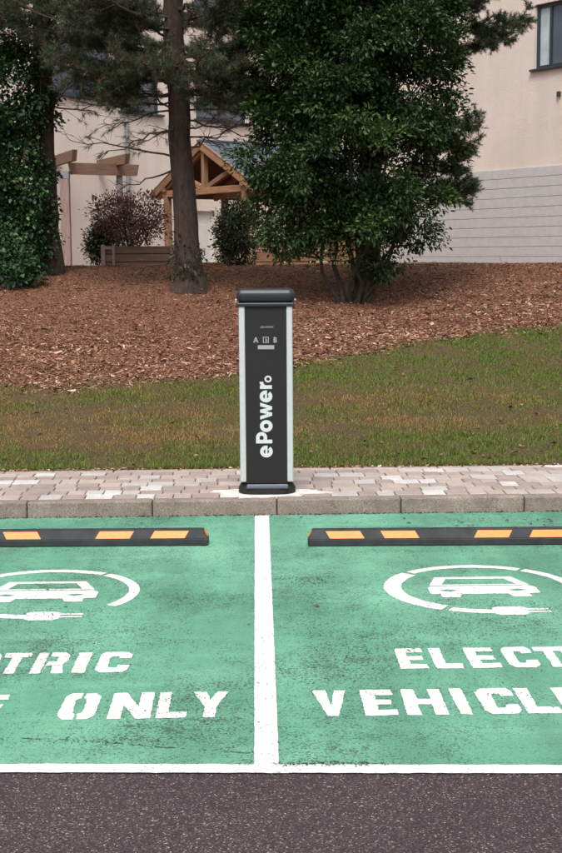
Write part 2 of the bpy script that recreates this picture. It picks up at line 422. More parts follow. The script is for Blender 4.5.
# block lettering, each letter its own outline
def rect(x0, y0, x1, y1): return [(x0,y0),(x1,y0),(x1,y1),(x0,y1)]
GL = {
 'E': [[(0,0),(1,0),(1,.21),(.40,.21),(.40,.40),(.90,.40),(.90,.60),(.40,.60),(.40,.79),(.98,.79),(.98,1),(0,1)]],
 'L': [[(0,0),(1,0),(1,.23),(.42,.23),(.42,1),(0,1)]],
 'I': [rect(0,0,1,1)],
 'T': [[(.32,0),(.68,0),(.68,.78),(1,.78),(1,1),(0,1),(0,.78),(.32,.78)]],
 'H': [[(0,0),(.34,0),(.34,.40),(.66,.40),(.66,0),(1,0),(1,1),(.66,1),(.66,.61),(.34,.61),(.34,1),(0,1)]],
 'V': [[(.36,0),(.66,0),(1,1),(.66,1),(.51,.40),(.35,1),(0,1)]],
 'N': [[(0,0),(.31,0),(.31,.52),(.66,0),(1,0),(1,1),(.69,1),(.69,.46),(.34,1),(0,1)]],
 'Y': [[(.32,0),(.68,0),(.68,.40),(1,1),(.64,1),(.5,.66),(.36,1),(0,1),(.32,.40)]],
 'C': [[(.18,0),(.86,0),(1,.14),(1,.34),(.64,.34),(.60,.22),(.42,.22),(.38,.30),(.38,.70),(.42,.78),(.60,.78),(.64,.68),(1,.68),(1,.86),(.86,1),(.18,1),(0,.86),(0,.14)]],
 'O': [[(.18,0),(.46,0),(.46,.20),(.40,.22),(.36,.30),(.36,.70),(.40,.78),(.46,.80),(.46,1),(.18,1),(0,.86),(0,.14)],
       [(.54,0),(.82,0),(1,.14),(1,.86),(.82,1),(.54,1),(.54,.80),(.60,.78),(.64,.70),(.64,.30),(.60,.22),(.54,.20)]],
 'R': [[(0,0),(.34,0),(.34,1),(0,1)], [(.40,.0),(.40,.36),(.58,.36),(.66,0),(1,0),(.90,.42),(1,.56),(1,.86),(.84,1),(.40,1),(.40,.80),(.62,.80),(.66,.76),(.66,.60),(.62,.56),(.40,.56)]],
}
def px_u(x, y): return bay_uv(G(x, y))[0]
row1 = [('E',397,425),('L',432,460),('E',467,498),('C',505,536),('T',539,566)]
row1l = [('R',37,69),('I',77,90),('C',99,131)]
row2 = [('V',314,348),('E',363,395),('H',404,445),('I',455,468),('C',480,518),('L',521,556)]
row2l = [('O',63,99),('N',111,153),('L',158,188),('Y',193,229)]
rowdef = []
for ym, right, left, pyt, pyb in ((659.5,row1,row1l,(649,460),(669.3,460)), (703.5,row2,row2l,(690.3,440),(716.0,440))):
    w0 = bay_uv(G(pyb[1], pyb[0]))[1]; w1 = bay_uv(G(pyt[1], pyt[0]))[1]
    lt = [(c, px_u(a,ym), px_u(b,ym)) for c,a,b in right] + [(c, px_u(a,ym)+BAY, px_u(b,ym)+BAY) for c,a,b in left]
    if ym > 700: lt.append(('E', px_u(-26,ym)+BAY, px_u(7,ym)+BAY))
    rowdef.append((w0, w1, lt))
for bay_i in (0, -1):
    for w0, w1, lt in rowdef:
        for c, a, b in lt:
            wd, ht = b-a, w1-w0
            j = lambda: random.uniform(-0.004, 0.004)
            if bay_i and w0 > rowdef[1][0]+.1 and a < px_u(560,659.5): a -= .034
            polys = [[(x*wd+j(), y*ht+j()) for x, y in pl] for pl in GL[c]]
            shape2d('letter', [rough(p) for p in polys], M['white'], bay_mat(a+bay_i*BAY, w0, 0.0062), bays)
# charging symbol: car front, ring of cable, plug
cc = bay_uv(G(481, 588.5)); RO, RI = 0.55, 0.475
def arc(a0, a1, ro, ri, n=26):
    o = [(ro*cos(a0+(a1-a0)*k/n), ro*sin(a0+(a1-a0)*k/n)) for k in range(n+1)]
    i = [(ri*cos(a1-(a1-a0)*k/n), ri*sin(a1-(a1-a0)*k/n)) for k in range(n+1)]
    return o + i
D2 = radians
ring_polys = [arc(D2(-36), D2(52), RO, RI+.012), arc(D2(55), D2(134), RO, RI+.01), arc(D2(138), D2(238), RO+.005, RI-.02), arc(D2(242), D2(268.5), RO, RI)]
plug = [[(.085,-.575),(.085,-.455),(.115,-.435),(.24,-.435),(.27,-.46),(.27,-.475),(.39,-.475),(.39,-.50),(.27,-.50),(.27,-.525),(.39,-.525),(.39,-.55),(.27,-.55),(.27,-.575),(.24,-.60),(.115,-.60)]]
plug = [[(x-.10, y+.015) for x, y in plug[0]]]
car_top = [[(-.29,.055),(-.235,.25),(.215,.25),(.29,.055)], [(-.215,.075),(.215,.075),(.165,.205),(-.175,.205)]]
car_body = [[(-.305,-.13),(-.305,.01),(-.28,.04),(.28,.04),(.315,.0),(.315,-.13),(.25,-.14),(.25,-.21),(.15,-.21),(.13,-.14),(-.13,-.14),(-.15,-.21),(-.25,-.21),(-.25,-.14)],
            [(-.25,-.06),(-.20,-.035),(-.14,-.06),(-.19,-.09)], [(.14,-.06),(.20,-.035),(.25,-.06),(.19,-.09)]]
for bay_i in (0, -1):
    mw = bay_mat(cc[0]+bay_i*BAY, cc[1], 0.0062)
    for pl in ring_polys: shape2d('cable_ring', [rough(pl)], M['white'], mw, bays)
    shape2d('plug_symbol', [rough(p, .02, .0015) for p in plug], M['white'], mw, bays)
    shape2d('car_windscreen_symbol', [rough(p, .02, .002) for p in car_top], M['white'], mw, bays)
    shape2d('car_body_symbol', [rough(p, .02, .002) for p in car_body], M['white'], mw, bays)
# seams in the surface
def ribbon(name, pxpts, wd, z, mat, parent, gap=0.25, seed=1):
    r = random.Random(seed); pts = []
    for (x0,y0),(x1,y1) in zip(pxpts, pxpts[1:]):
        for k in range(24): t = k/24; pts.append(G(x0+(x1-x0)*t, y0+(y1-y0)*t, z))
    bm = bmesh.new(); prev = None
    for p in pts:
        w = wd*r.uniform(0.2, 1.2); q = p + Vector((0, r.uniform(-.006,.006), 0))
        a = bm.verts.new(q + Vector((0,-w/2,0))); b = bm.verts.new(q + Vector((0,w/2,0)))
        if prev and r.random() > gap: bm.faces.new((prev[0], a, b, prev[1]))
        prev = (a, b)
    return link(name, bm_mesh(name, bm, mat), parent)
crackd = m_plain('crack_dirt', (0.045,0.07,0.055), 1.0, 0.4, 30)
crackl = m_plain('crack_pale', (0.105,0.078,0.072), 1.0, 0.4, 30)
ribbon('surface_seam', [(-60,733),(0,738),(70,739),(150,746),(255,753)], 0.007, 0.0065, crackd, bays, 0.35, 3)
ribbon('surface_seam', [(281,766),(330,761),(385,763.5)], 0.015, 0.0065, crackd, bays, 0.5, 4)
ribbon('road_seam', [(-80,812),(60,811),(170,808),(250,804),(330,805),(420,800),(620,797)], 0.006, 0.003, crackl, road, 0.72, 5)
ribbon('road_seam', [(-80,813),(100,809.5),(200,808),(280,803),(360,806),(460,799.5),(620,798)], 0.005, 0.003, crackl, road, 0.75, 6)

# ------------------------------------------------------------------ kerb and footpath
kerb = tag(empty('kerb', (0,0,0)), 'speckled brown grey concrete kerb along the bays', kind='structure')
j0 = toK(G(27.0, 518.7))[0]; step = 0.915
me = bm_mesh('kerb_stone', box_bm((step-0.006, 0.125, 0.24), (0,0,0), 0.012, 2), M['kerb'])
for i in range(-6, 12):
    o = link('kerb_stone', me, kerb); o.location = K(j0 + (i+0.5)*step, 0.0625, KTOP-0.12 + random.uniform(-.002,.002)); o.rotation_euler = (0,0,KROT)
path = tag(empty('footpath', (0,0,0)), 'pinkish block paved footpath with pale blocks between kerb and grass', kind='structure')
pb = [K(-30,.126,.102), K(30,.126,.102), K(30,PATH_V,.102), K(-30,PATH_V,.102)]
sheet('sand_bed', pb, M['sand'], path)
CU, CV = toK(G(267, 491, KTOP)); CV = toK(G(267, 495.8, KTOP))[1] + 0.15
RD = 0.173; rows = 7; widths = [0.138, 0.173, 0.173, 0.208]
bmeshes = {}
for w in sorted(set(widths)):
    bmeshes[w] = bm_mesh('paving_block', box_bm((w-0.007, RD-0.007, 0.05), (0,0,-0.025), 0.005, 1), M['block'])
far = bmesh.new(); cnt = 0
for r in range(rows):
    u = -9.0 + random.uniform(0, 0.2); v = 0.128 + RD*(r+0.5)
    while u < 9.0:
        w = random.choice(widths); uc = u + w/2; u += w
        zt = KTOP + random.uniform(-0.003, 0.002)
        if abs(uc) < 3.2 and cnt < 300:
            if abs(uc-CU) < 0.22 and abs(v-CV) < 0.12: continue
            o = link('paving_block', bmeshes[w], path); o.location = K(uc, v, zt); o.rotation_euler = (0,0,KROT+random.uniform(-.01,.01)); cnt += 1
        else:
            p = K(uc, v, zt); before = len(far.verts)
            box_bm((w-0.007, RD-0.007, 0.05), (0,0,-0.025), 0, bm=far); far.verts.ensure_lookup_table()
            for q in far.verts[before:]: q.co = p + KU*q.co.x + KV*q.co.y + Vector((0,0,q.co.z))
o = link('paving_blocks_beyond', bm_mesh('paving_blocks_beyond', far, M['block']), path); o['kind'] = 'stuff'
for i in range(-10, 10):
    o = box('path_edging', (0.9, 0.085, 0.10), (0,0,0), M['block'], path, 0.008, 1)
    o.location = K(i*0.906, 0.128+RD*rows+0.048, KTOP-0.047); o.rotation_euler = (0,0,KROT)
# cement bedding smeared round the charger's foot
pts = []
for k in range(60):
    a = 2*pi*k/60; rr = 1 + 0.16*sin(3*a+.6) + .10*sin(7*a+2) + random.uniform(-.13,.13)
    uu = CU + 0.0 + 0.40*rr*cos(a); vv = CV - 0.03 + 0.17*rr*sin(a)
    pts.append((uu, max(vv, 0.004)))
bm = bmesh.new(); f = bm.faces.new([bm.verts.new(K(a, b, KTOP+0.0035)) for a, b in pts])
ex = bmesh.ops.extrude_face_region(bm, geom=[f]); bmesh.ops.translate(bm, verts=[v for v in ex['geom'] if isinstance(v, bmesh.types.BMVert)], vec=(0,0,-0.02))
bmesh.ops.recalc_face_normals(bm, faces=bm.faces[:])
link('cement_patch', bm_mesh('cement_patch', bm, M['cement']), path)

# ------------------------------------------------------------------ bank: grass below, bark mulch above
bp = [T(-90,391), T(0,387), T(60,385), T(120,383), T(180,380), T(240,374), T(290,366), T(350,355), T(400,346), T(450,338), T(510,331), T(562,326), T(640,318)]
bu = [toK(p)[0] for p in bp]; bv = [toK(p)[1] for p in bp]
def bound(u): return np.interp(u, [-60]+bu+[12, 60], [bv[0]-0.3]+bv+[bv[-1]+0.8, bv[-1]+0.8])
us = np.unique(np.concatenate([np.arange(-9, 9.01, 0.16), np.linspace(-60, -9, 22), np.linspace(9, 60, 22), [-250, -120, 120, 250]]))
vs_ = np.unique(np.concatenate([np.arange(PATH_V-0.02, 16, 0.13), np.arange(16, 40, 0.8), [50, 70, 120, 250]]))
UU, VV = np.meshgrid(us, vs_); ZZ = zg(UU, VV) + np.where((abs(UU) < 9) & (VV < 14) & (VV > PATH_V+0.1), rng.normal(0, 0.006, UU.shape), 0)
XX = KO.x + KU.x*UU + KV.x*VV; YY = KO.y + KU.y*UU + KV.y*VV
nv, nu = UU.shape
quad = [(r*nu+c, r*nu+c+1, (r+1)*nu+c+1, (r+1)*nu+c) for r in range(nv-1) for c in range(nu-1)]
me = bpy.data.meshes.new('bank'); me.from_pydata(np.stack([XX, YY, ZZ], -1).reshape(-1, 3).tolist(), [], quad)
gm = np.clip((bound(UU) - VV + rng.normal(0, 0.12, UU.shape))/0.25 + 0.5, 0, 1)
a = me.attributes.new('grass', 'FLOAT', 'POINT'); a.data.foreach_set('value', gm.reshape(-1).astype(np.float32))
for p in me.polygons: p.use_smooth = True
bank = tag(link('bank', me, None, M['soil']), 'sloping bank of soil rising from the footpath to the building', kind='structure')

def K_np(u, v): return KO.x + KU.x*u + KV.x*v, KO.y + KU.y*u + KV.y*v
# grass blades
def lownoise(u, v, s=1.0):
    return (np.sin(u*1.7*s+v*0.6*s+1) + np.sin(v*2.9*s-u*0.8*s) + np.sin(u*3.1*s+v*1.3*s+2) + np.sin(u*0.7*s-v*4.1*s+4))/4
n = 780000
u = np.where(rng.random(n) < 0.8, rng.uniform(-3.6, 4.2, n), rng.uniform(-9, 9, n)); v = PATH_V - 0.01 + 6.6*rng.random(n)**1.1
edge = bound(u) + 0.28*lownoise(u, v, 3.0) + rng.normal(0, 0.10, n)
dens = 0.62 + 0.45*lownoise(u, v, 1.6) + 0.25*lownoise(u+5, v, 5.0)
keep = (v < edge) & (rng.random(n) < np.clip(dens, 0.32, 1)); u, v = u[keep], v[keep]; n = u.size
x, y = K_np(u, v); z = zg(u, v) - 0.004
ang = rng.uniform(0, 2*pi, n); lean = rng.uniform(0.1, 1.0, n); h = rng.uniform(0.010, 0.036, n)*(1+0.3*lownoise(u, v, 2.0))
w = rng.uniform(0.0018, 0.0038, n); b = np.stack([x, y, z], -1)
side = np.stack([np.cos(ang), np.sin(ang), np.zeros(n)], -1); ld = np.stack([-np.sin(ang), np.cos(ang), np.zeros(n)], -1)
tip = b + ld*(h*lean)[:, None] + np.array([0,0,1.0])*h[:, None]
sv_ = np.clip((v-PATH_V)/np.maximum(bound(u)-PATH_V, .5), 0, 1.2)
dry = .50 + .55*np.exp(-((sv_-.40)/.24)**2) - .75*np.exp(-((sv_-.90)/.12)**2)*(u > -.3) - .45*np.exp(-((sv_-.10)/.10)**2) + .50*lownoise(u*.8, v*1.3, 1.5) + .35*lownoise(u+9, v*1.4, 4.2) - .11*u - .30
isd = rng.random(n) < np.clip(dry, .10, .92)
gt = np.where(isd, .5 + .5*rng.random(n)**1.2, .5*rng.random(n)**1.15)
h = h*np.where(isd, .75, 1.0)
tuft = lownoise(u*1.0+3, v, 6.0) + .6*lownoise(u, v+7, 11.0)
h = h*(1 + .9*np.clip(tuft-.25, 0, 1)*(rng.random(n) < .7)) * (1 + 1.3*np.exp(-((v-PATH_V)/.06)**2)*(lownoise(u, v*0, 4.0) > -.1))
tip = b + ld*(h*lean)[:, None] + np.array([0,0,1.0])*h[:, None]
tag(bulk('grass', np.stack([b-side*w[:, None], b+side*w[:, None], tip], 1), [[0,1,2]], M['grass'], None, gt), 'patchy green and straw coloured grass below the mulch', 'grass', kind='stuff')
# bark chips
n = 290000
u = np.where(rng.random(n) < 0.82, rng.uniform(-5.0, 5.4, n), rng.uniform(-10, 10, n)); v = PATH_V + 1.6 + 10.9*rng.random(n)
edge = bound(u) + 0.2*lownoise(u, v, 3.0) - np.abs(rng.normal(0, 0.16, n)); keep = v > edge; u, v = u[keep], v[keep]; n = u.size
x, y = K_np(u, v); z = zg(u, v) + rng.uniform(-0.002, 0.022, n)
dfront = v - bound(u)
fr = np.clip(1.15 - dfront/4.5 + 0.35*lownoise(u, v, 1.3), 0.05, 1.0)     # coarse pale chips in front, needle litter behind
d = unit(np.stack([rng.normal(0,1,n), rng.normal(0,1,n), rng.normal(0.05,0.28,n)], -1)); nr = unit(np.stack([rng.normal(0,.5,n), rng.normal(0,.5,n), np.ones(n)], -1))
ln = rng.uniform(0.014, 0.048, n)*(0.6+0.45*fr); ln = np.where(rng.random(n) < .04, ln*2.0, ln); wd = ln*rng.uniform(0.12, 0.5, n)
s = unit(np.cross(d, nr)); b = np.stack([x, y, z], -1); Ln = ln[:, None]; Wd = wd[:, None]
V4 = np.stack([b-d*Ln/2-s*Wd/2, b+d*Ln/2-s*Wd*0.35, b+d*Ln*0.45+s*Wd/2, b-d*Ln*0.5+s*Wd*0.4], 1)
t = np.clip(rng.random(n)**(1.6-0.5*fr) * (0.70+0.24*fr) + 0.07*rng.normal(0,1,n) + .09*lownoise(u,v,1.1) + .07*lownoise(u+4,v,3.3), 0, 1)
tag(bulk('bark_mulch', V4, [[0,1,2,3]], M['chip'], None, t), 'reddish brown bark chips and needle litter covering the bank', 'mulch', kind='stuff')
# stray fallen leaves on bays, path and grass; crumbs in the kerb joint
def scatter_leaves(name, pts, size, mat, label, cat, flat=0.35):
    n = len(pts); b = np.array(pts); d = unit(np.stack([rng.normal(0,1,n), rng.normal(0,1,n), rng.normal(0,flat*.4,n)], -1))
    nr = unit(np.stack([rng.normal(0,flat,n), rng.normal(0,flat,n), np.ones(n)], -1))
    ln = rng.uniform(size*0.5, size*1.3, n)
    return tag(bulk(name, leaf_verts(b, d, nr, ln, ln*rng.uniform(.35,.7,n)), LEAF_F, mat, None, rng.random(n)), label, cat, kind='stuff')
pts = []
for (x0,x1,y0,y1,k) in ((455,562,517,528,26),(530,570,540,547,6),(300,420,517,524,6),(100,240,519,526,4),(290,560,548,640,4),(0,240,548,640,2),(335,350,650,656,2),(400,420,647,652,2)):
    for _ in range(k): q = G(random.uniform(x0,x1), random.uniform(y0,y1), 0.012); pts.append(tuple(q))
scatter_leaves('fallen_leaves', pts, 0.030, M['deadleaf'], 'dry brown leaf scraps lying on the green bays', 'leaf litter')
pts = []
for _ in range(170):
    u_ = random.uniform(-5, 5); v_ = PATH_V + 0.02 + random.random()**1.4*3.6; q = K(u_, v_); pts.append((q.x, q.y, float(zg(u_, v_))+0.03))
scatter_leaves('leaves_on_grass', pts, 0.06, M['deadleaf'], 'dry brown leaves scattered over the grass', 'leaf litter')
pts = []
for _ in range(1500):
    q = K(random.uniform(-6,6), -abs(random.gauss(0,0.014)), 0.006+random.random()*.006); pts.append(tuple(q))
def_pts = []
for _ in range(520):
    u_ = random.uniform(-5.5, 5.5); v_ = random.uniform(3.6, 12.5)
    if v_ > float(bound(u_)) + .1: q = K(u_, v_); def_pts.append((q.x, q.y, float(zg(u_, v_))+.018))
b_ = np.array(def_pts); n_ = len(b_); d_ = unit(np.stack([rng.normal(0,1,n_), rng.normal(0,1,n_), rng.normal(.06,.12,n_)], -1)); l_ = rng.uniform(.10,.34,n_)
tag(bulk('fallen_twigs', leaf_verts(b_, d_, np.tile([0,0,1.0],(n_,1)), l_, rng.uniform(.008,.016,n_), .4), LEAF_F, M['deadleaf'], None, rng.random(n_)), 'thin dry twigs strewn over the mulch', 'twigs', kind='stuff')
scatter_leaves('kerb_dirt', pts, 0.016, M['dirt'], 'dark dirt and moss caught along the kerb foot', 'dirt')
pts = []
for _ in range(1600):
    u_ = random.uniform(-6,6); v_ = PATH_V + random.gauss(-0.015,0.03); q = K(u_, v_, KTOP+0.006); pts.append(tuple(q))
scatter_leaves('path_edge_litter', pts, 0.03, M['chip'], 'brown soil crumbs and litter along the grass edge', 'dirt')

pts = []
for (x, y, sx, sy, k) in ((312,581,24,2.2,170),(290,578,14,1.2,60),(455,600,22,4,90),(470,622,40,8,160),(400,640,60,10,200),(545,607,14,2,60),(325,625,40,9,130),(60,612,30,4,130),(120,640,60,10,170),(40,655,30,8,90),(190,598,20,4,60),(110,552,50,1.2,70),(420,551,60,1.2,80),(330,763.5,35,1.2,110),(110,741,60,3,90),(200,700,40,14,120),(330,670,40,14,140),(500,690,50,14,120)):
    for _ in range(int(k*1.6)):
        q = G(random.gauss(x, sx), random.gauss(y, sy), 0.0085); pts.append(tuple(q))
scatter_leaves('worn_grit', pts, 0.0085, M['dirt'], 'dark grit and scuffed specks on the green coating', 'grit', .1)
# ------------------------------------------------------------------ wheel stops
def wheel_stop(p_end, side, label):
    """p_end: inner lower front corner; side=+1 runs to the right of it"""
    Ls = 1.83
    root = empty('wheel_stop', (p_end.x + side*Ls/2, p_end.y, 0.006)); tag(root, label, 'wheel stop', 'black and amber rubber wheel stops')
    prof = [(0,0,0),(0,.045,0),(.036,.100,.030),(.112,.100,.030),(.15,.045,0),(.15,0,0)]
    bm = bmesh.new(); A = []; Bv = []
    for y, z, ins in prof:
        A.append(bm.verts.new((-Ls/2+ins, y, z))); Bv.append(bm.verts.new((Ls/2-ins, y, z)))
    for k in range(6): bm.faces.new((A[k], A[(k+1)%6], Bv[(k+1)%6], Bv[k]))
    bm.faces.new(A[::-1]); bm.faces.new(Bv); bmesh.ops.recalc_face_normals(bm, faces=bm.faces[:])
    bmesh.ops.bevel(bm, geom=bm.edges[:], offset=0.005, segments=2, affect='EDGES')
    link('body', bm_mesh('body', bm, M['rubber']), root)
    # amber parallelograms on both sloping faces
    for cx, lean in ((-.672,-1),(-.312,-1),(.300,1),(.662,1)):
        for fy, sgn in ((0, 1), (.15, -1)):
            q = []
            for t, sx in ((.10,-1),(.10,1),(.88,1),(.88,-1)):
                x = cx + sx*.113 + lean*(t-.5)*.035
                q.append(Vector((x, fy + sgn*.036*t, .045+.055*t)))
            nrm = Vector((0, -sgn*.055, .036)).normalized()
            bm = bmesh.new(); lo = [bm.verts.new(p - nrm*.003) for p in q]; hi = [bm.verts.new(p + nrm*.0022) for p in q]
            bm.faces.new(hi)
            for k in range(4): bm.faces.new((lo[k], lo[(k+1)%4], hi[(k+1)%4], hi[k]))
            bmesh.ops.recalc_face_normals(bm, faces=bm.faces[:])
            link('reflective_marking', bm_mesh('reflective_marking', bm, M['amber']), root)
    for s in (-1, 1):
        bm = bmesh.new(); q = [Vector((s*(Ls/2-.030*t), y, .045+.055*t)) for y, t in ((.05,.15),(.10,.15),(.095,.9),(.055,.9))]
        nrm = Vector((s*.055, 0, .030)).normalized()
        hi = [bm.verts.new(p+nrm*.0025) for p in q]; lo = [bm.verts.new(p-nrm*.002) for p in q]; bm.faces.new(hi)
        for k in range(4): bm.faces.new((lo[k], lo[(k+1)%4], hi[(k+1)%4], hi[k]))
        bmesh.ops.recalc_face_normals(bm, faces=bm.faces[:])
        link('end_marking', bm_mesh('end_marking', bm, M['amber']), root)
    for cx in (-.49, -.006, .48):
        bm = bmesh.new(); bmesh.ops.create_cone(bm, cap_ends=True, segments=12, radius1=.016, radius2=.013, depth=.006, matrix=Matrix.Translation((cx,.074,.1015)))
        link('fixing_bolt', bm_mesh('fixing_bolt', bm, M['cap']), root)
    return root
wheel_stop(G(208, 546.6), -1, 'black rubber wheel stop with amber marks on clean green paint, no leaves behind it')
wheel_stop(G(308, 547.4), +1, 'black rubber wheel stop with amber marks and dry leaves lying behind it')

# ------------------------------------------------------------------ charging post
cp = K(CU, CV, KTOP+0.0035); S = cp.y/F
ch = empty('charging_post', cp, 0.0); tag(ch, 'tall black electric vehicle charging post with silver side strips standing on the kerb', 'charger')
def stadium(bm, w, d, z0, z1, inset=0.0, seg=10):
    def ring(w, d, z):
        r = d/2; out = []
        for k in range(seg+1): a = -pi/2 + pi*k/seg; out.append((w/2-r+r*cos(a), r*sin(a), z))
        for k in range(seg+1): a = pi/2 + pi*k/seg; out.append((-w/2+r+r*cos(a), r*sin(a), z))
        return [bm.verts.new(p) for p in out]
    lv = [ring(w, d, z0), ring(w, d, z0+(z1-z0)*.55), ring(w-inset, d-inset, z1)]
    for a, b in zip(lv, lv[1:]):
        m = len(a)
        for k in range(m): bm.faces.new((a[k], a[(k+1)%m], b[(k+1)%m], b[k]))
    bm.faces.new(lv[0][::-1]); bm.faces.new(lv[-1])
bm = bmesh.new(); stadium(bm, .430, .25, 0, .070, .035); link('base_plinth', bm_mesh('base_plinth', bm, M['panel']), ch)
box('foot_plate', (.31, .03, .034), (.004, -.118, .062), M['plate'], ch, .012, 3)
HT = 1.533
box('body', (.312, .200, HT-.155), (0, 0.0, .08+(HT-.155)/2), M['panel'], ch, .004, 2)
for s in (-1, 1):
    box('side_strip', (.046, .214, HT-.20), (s*.1755, 0, .092+(HT-.20)/2), M['alu'], ch, .010, 3)
box('cap', (.432, .250, .104), (0, 0, HT-.052), M['cap'], ch, .045, 6)
box('cap_band', (.425, .236, .03), (0, 0, HT-.118), M['cap'], ch, .008, 2)
for s in (-1, 1):
    bm = bmesh.new(); bmesh.ops.create_cone(bm, cap_ends=True, segments=12, radius1=.010, radius2=.007, depth=.012, matrix=Matrix.Translation((s*.2195, -.02, HT-.085)) @ Matrix.Rotation(s*pi/2, 4, 'Y'))
    link('cap_screw', bm_mesh('cap_screw', bm, M['alu']), ch)
yf = -.1000
def fz(py): return (495.8 - py)*S*1.0 + 0.0
PXM = (cp.y - .10)/F                      # metres per pixel on the front panel
def fx(px): return (px - 267.2)*PXM
ZB = 495.8
def fzp(py):                              # height on the front panel for an image row
    p = P(267, py, cp.y-.10); return p.z - cp.z
def panel_shape(name, polys, mat):
    mw = Matrix.Translation((0, yf-.0012, 0)) @ Matrix(((1,0,0),(0,0,-1),(0,1,0))).to_4x4()
    return shape2d(name, polys, mat, mw, ch, .0010)
# "ePower" with its ring, built from rounded strokes, reading upwards
# letter space: a = along the word (up the post), b = above the baseline (to the left)
def circ(a, b, r, n=28): return [(a+r*cos(2*pi*k/n), b+r*sin(2*pi*k/n)) for k in range(n)]
def arcb(a, b, ro, ri, t0, t1, n=24): return [(a+x, b+y) for x, y in arc(D2(t0), D2(t1), ro, ri, n)]
xh = 12.0; st = 3.9; R_ = 6.4; r_ = R_-st
def gl_e(a):
    # bowl open at lower right, with cross bar
    out = [(a+R_*cos(D2(t)), 6+R_*sin(D2(t))) for t in np.linspace(-13+0, 318-0, 30)]
    outer = [(a+R_*cos(D2(t)), 6+R_*sin(D2(t))) for t in np.linspace(-8, 322, 34)]
    inner = [(a+r_*1.02*cos(D2(t)), 6+r_*1.02*sin(D2(t))) for t in np.linspace(322, 208, 10)]
    poly = outer + inner + [(a-r_*.95, 4.9), (a+R_*.98, 4.9)]
    hole = [(a+r_*1.02*cos(D2(t)), 6.3+r_*1.02*sin(D2(t))) for t in np.linspace(20, 160, 12)]
    return [poly, hole]
def gl_o(a): return [circ(a, 6, R_), circ(a, 6, r_)]
def gl_P(a):
    o = [(a,0),(a+st,0),(a+st,5.2)] + [(a+6.6+5.6*cos(D2(t)), 10.8+5.6*sin(D2(t))) for t in np.linspace(-90, 90, 18)] + [(a,16.4)]
    h = [(a+st,8.9)] + [(a+6.4+1.95*cos(D2(t)), 10.8+1.95*sin(D2(t))) for t in np.linspace(-90, 90, 12)] + [(a+st,12.75)]
    return [o, h]
def gl_w(a):
    return [[(a,12),(a+4.1,0),(a+7.5,0),(a+9.1,5.9),(a+10.7,0),(a+14.1,0),(a+18.2,12),(a+14.3,12),(a+12.3,5.0),(a+10.7,12),(a+7.5,12),(a+5.9,5.0),(a+3.9,12)]]
def gl_r(a):
    return [[(a,0),(a+st,0),(a+st,6.2),(a+4.6,7.7),(a+5.7,8.4),(a+7.6,8.6),(a+7.6,12.4),(a+5.6,12.1),(a+3.9,10.6),(a+3.9,12),(a,12)]]
word = gl_e(6.2) + gl_P(15.0) + gl_o(33.6) + gl_w(40.6) + gl_e(65.4) + gl_r(73.4)
base_x, start_y = 273.0, 457.2
z_of = lambda a: fzp(start_y) + (fzp(379) - fzp(start_y))*(a/81.0)
k_ = 0.965
def toP(pl): return [(fx(base_x - b), z_of(a*k_)) for a, b in pl]
for pls in (gl_e(6.2), gl_P(15.0), gl_o(33.6), gl_w(40.6), gl_e(65.4), gl_r(73.4)):
    panel_shape('letter', [toP(p) for p in pls], M['print'])
panel_shape('ring_mark', [toP(circ(83.9, 3.8, 3.6)), toP(circ(83.9, 3.8, 1.8))], M['print'])
def pp(pl): return [(fx(x), fzp(y)) for x, y in pl]
panel_shape('letter', [pp([(254.8,342.6),(256.6,337.2),(258.0,337.2),(259.8,342.6),(258.5,342.6),(258.1,341.2),(256.5,341.2),(256.1,342.6)]), pp([(256.8,340.2),(257.8,340.2),(257.3,338.6)])], M['labelm'])
panel_shape('letter', [pp([(275.0,342.6),(275.0,337.2),(277.3,337.2),(278.2,338.2),(277.7,339.7),(278.5,341.0),(277.7,342.6)]), pp([(276.1,339.4),(276.9,339.4),(276.9,338.2),(276.1,338.2)]), pp([(276.1,341.6),(277.1,341.6),(277.1,340.4),(276.1,340.4)])], M['labelm'])
panel_shape('card_symbol', [pp(rect(264.4,342.8,270.2,336.8)), pp(rect(265.1,342.1,269.5,337.5))], M['labelm'])
panel_shape('card_symbol', [pp(rect(266.9,341.6,267.6,338.0))], M['labelm'])
panel_shape('card_symbol', [pp(rect(268.2,341.6,268.8,339.4))], M['labelm'])
panel_shape('information_label', [pp(rect(259.2,349.2,275.6,345.2))], M['labelm'])
panel_shape('small_logo_strip', [pp([(261.2,328.2),(262.6,326.0),(266.0,326.0),(266.0,326.9),(268.0,326.0),(275.2,326.0),(274.6,328.0),(268.0,328.0),(266.4,327.6),(265.2,328.2)])], M['printdim'])
box('seam_line', (.313, .002, .002), (0, yf-.0003, fzp(304.5)), M['cap'], ch)

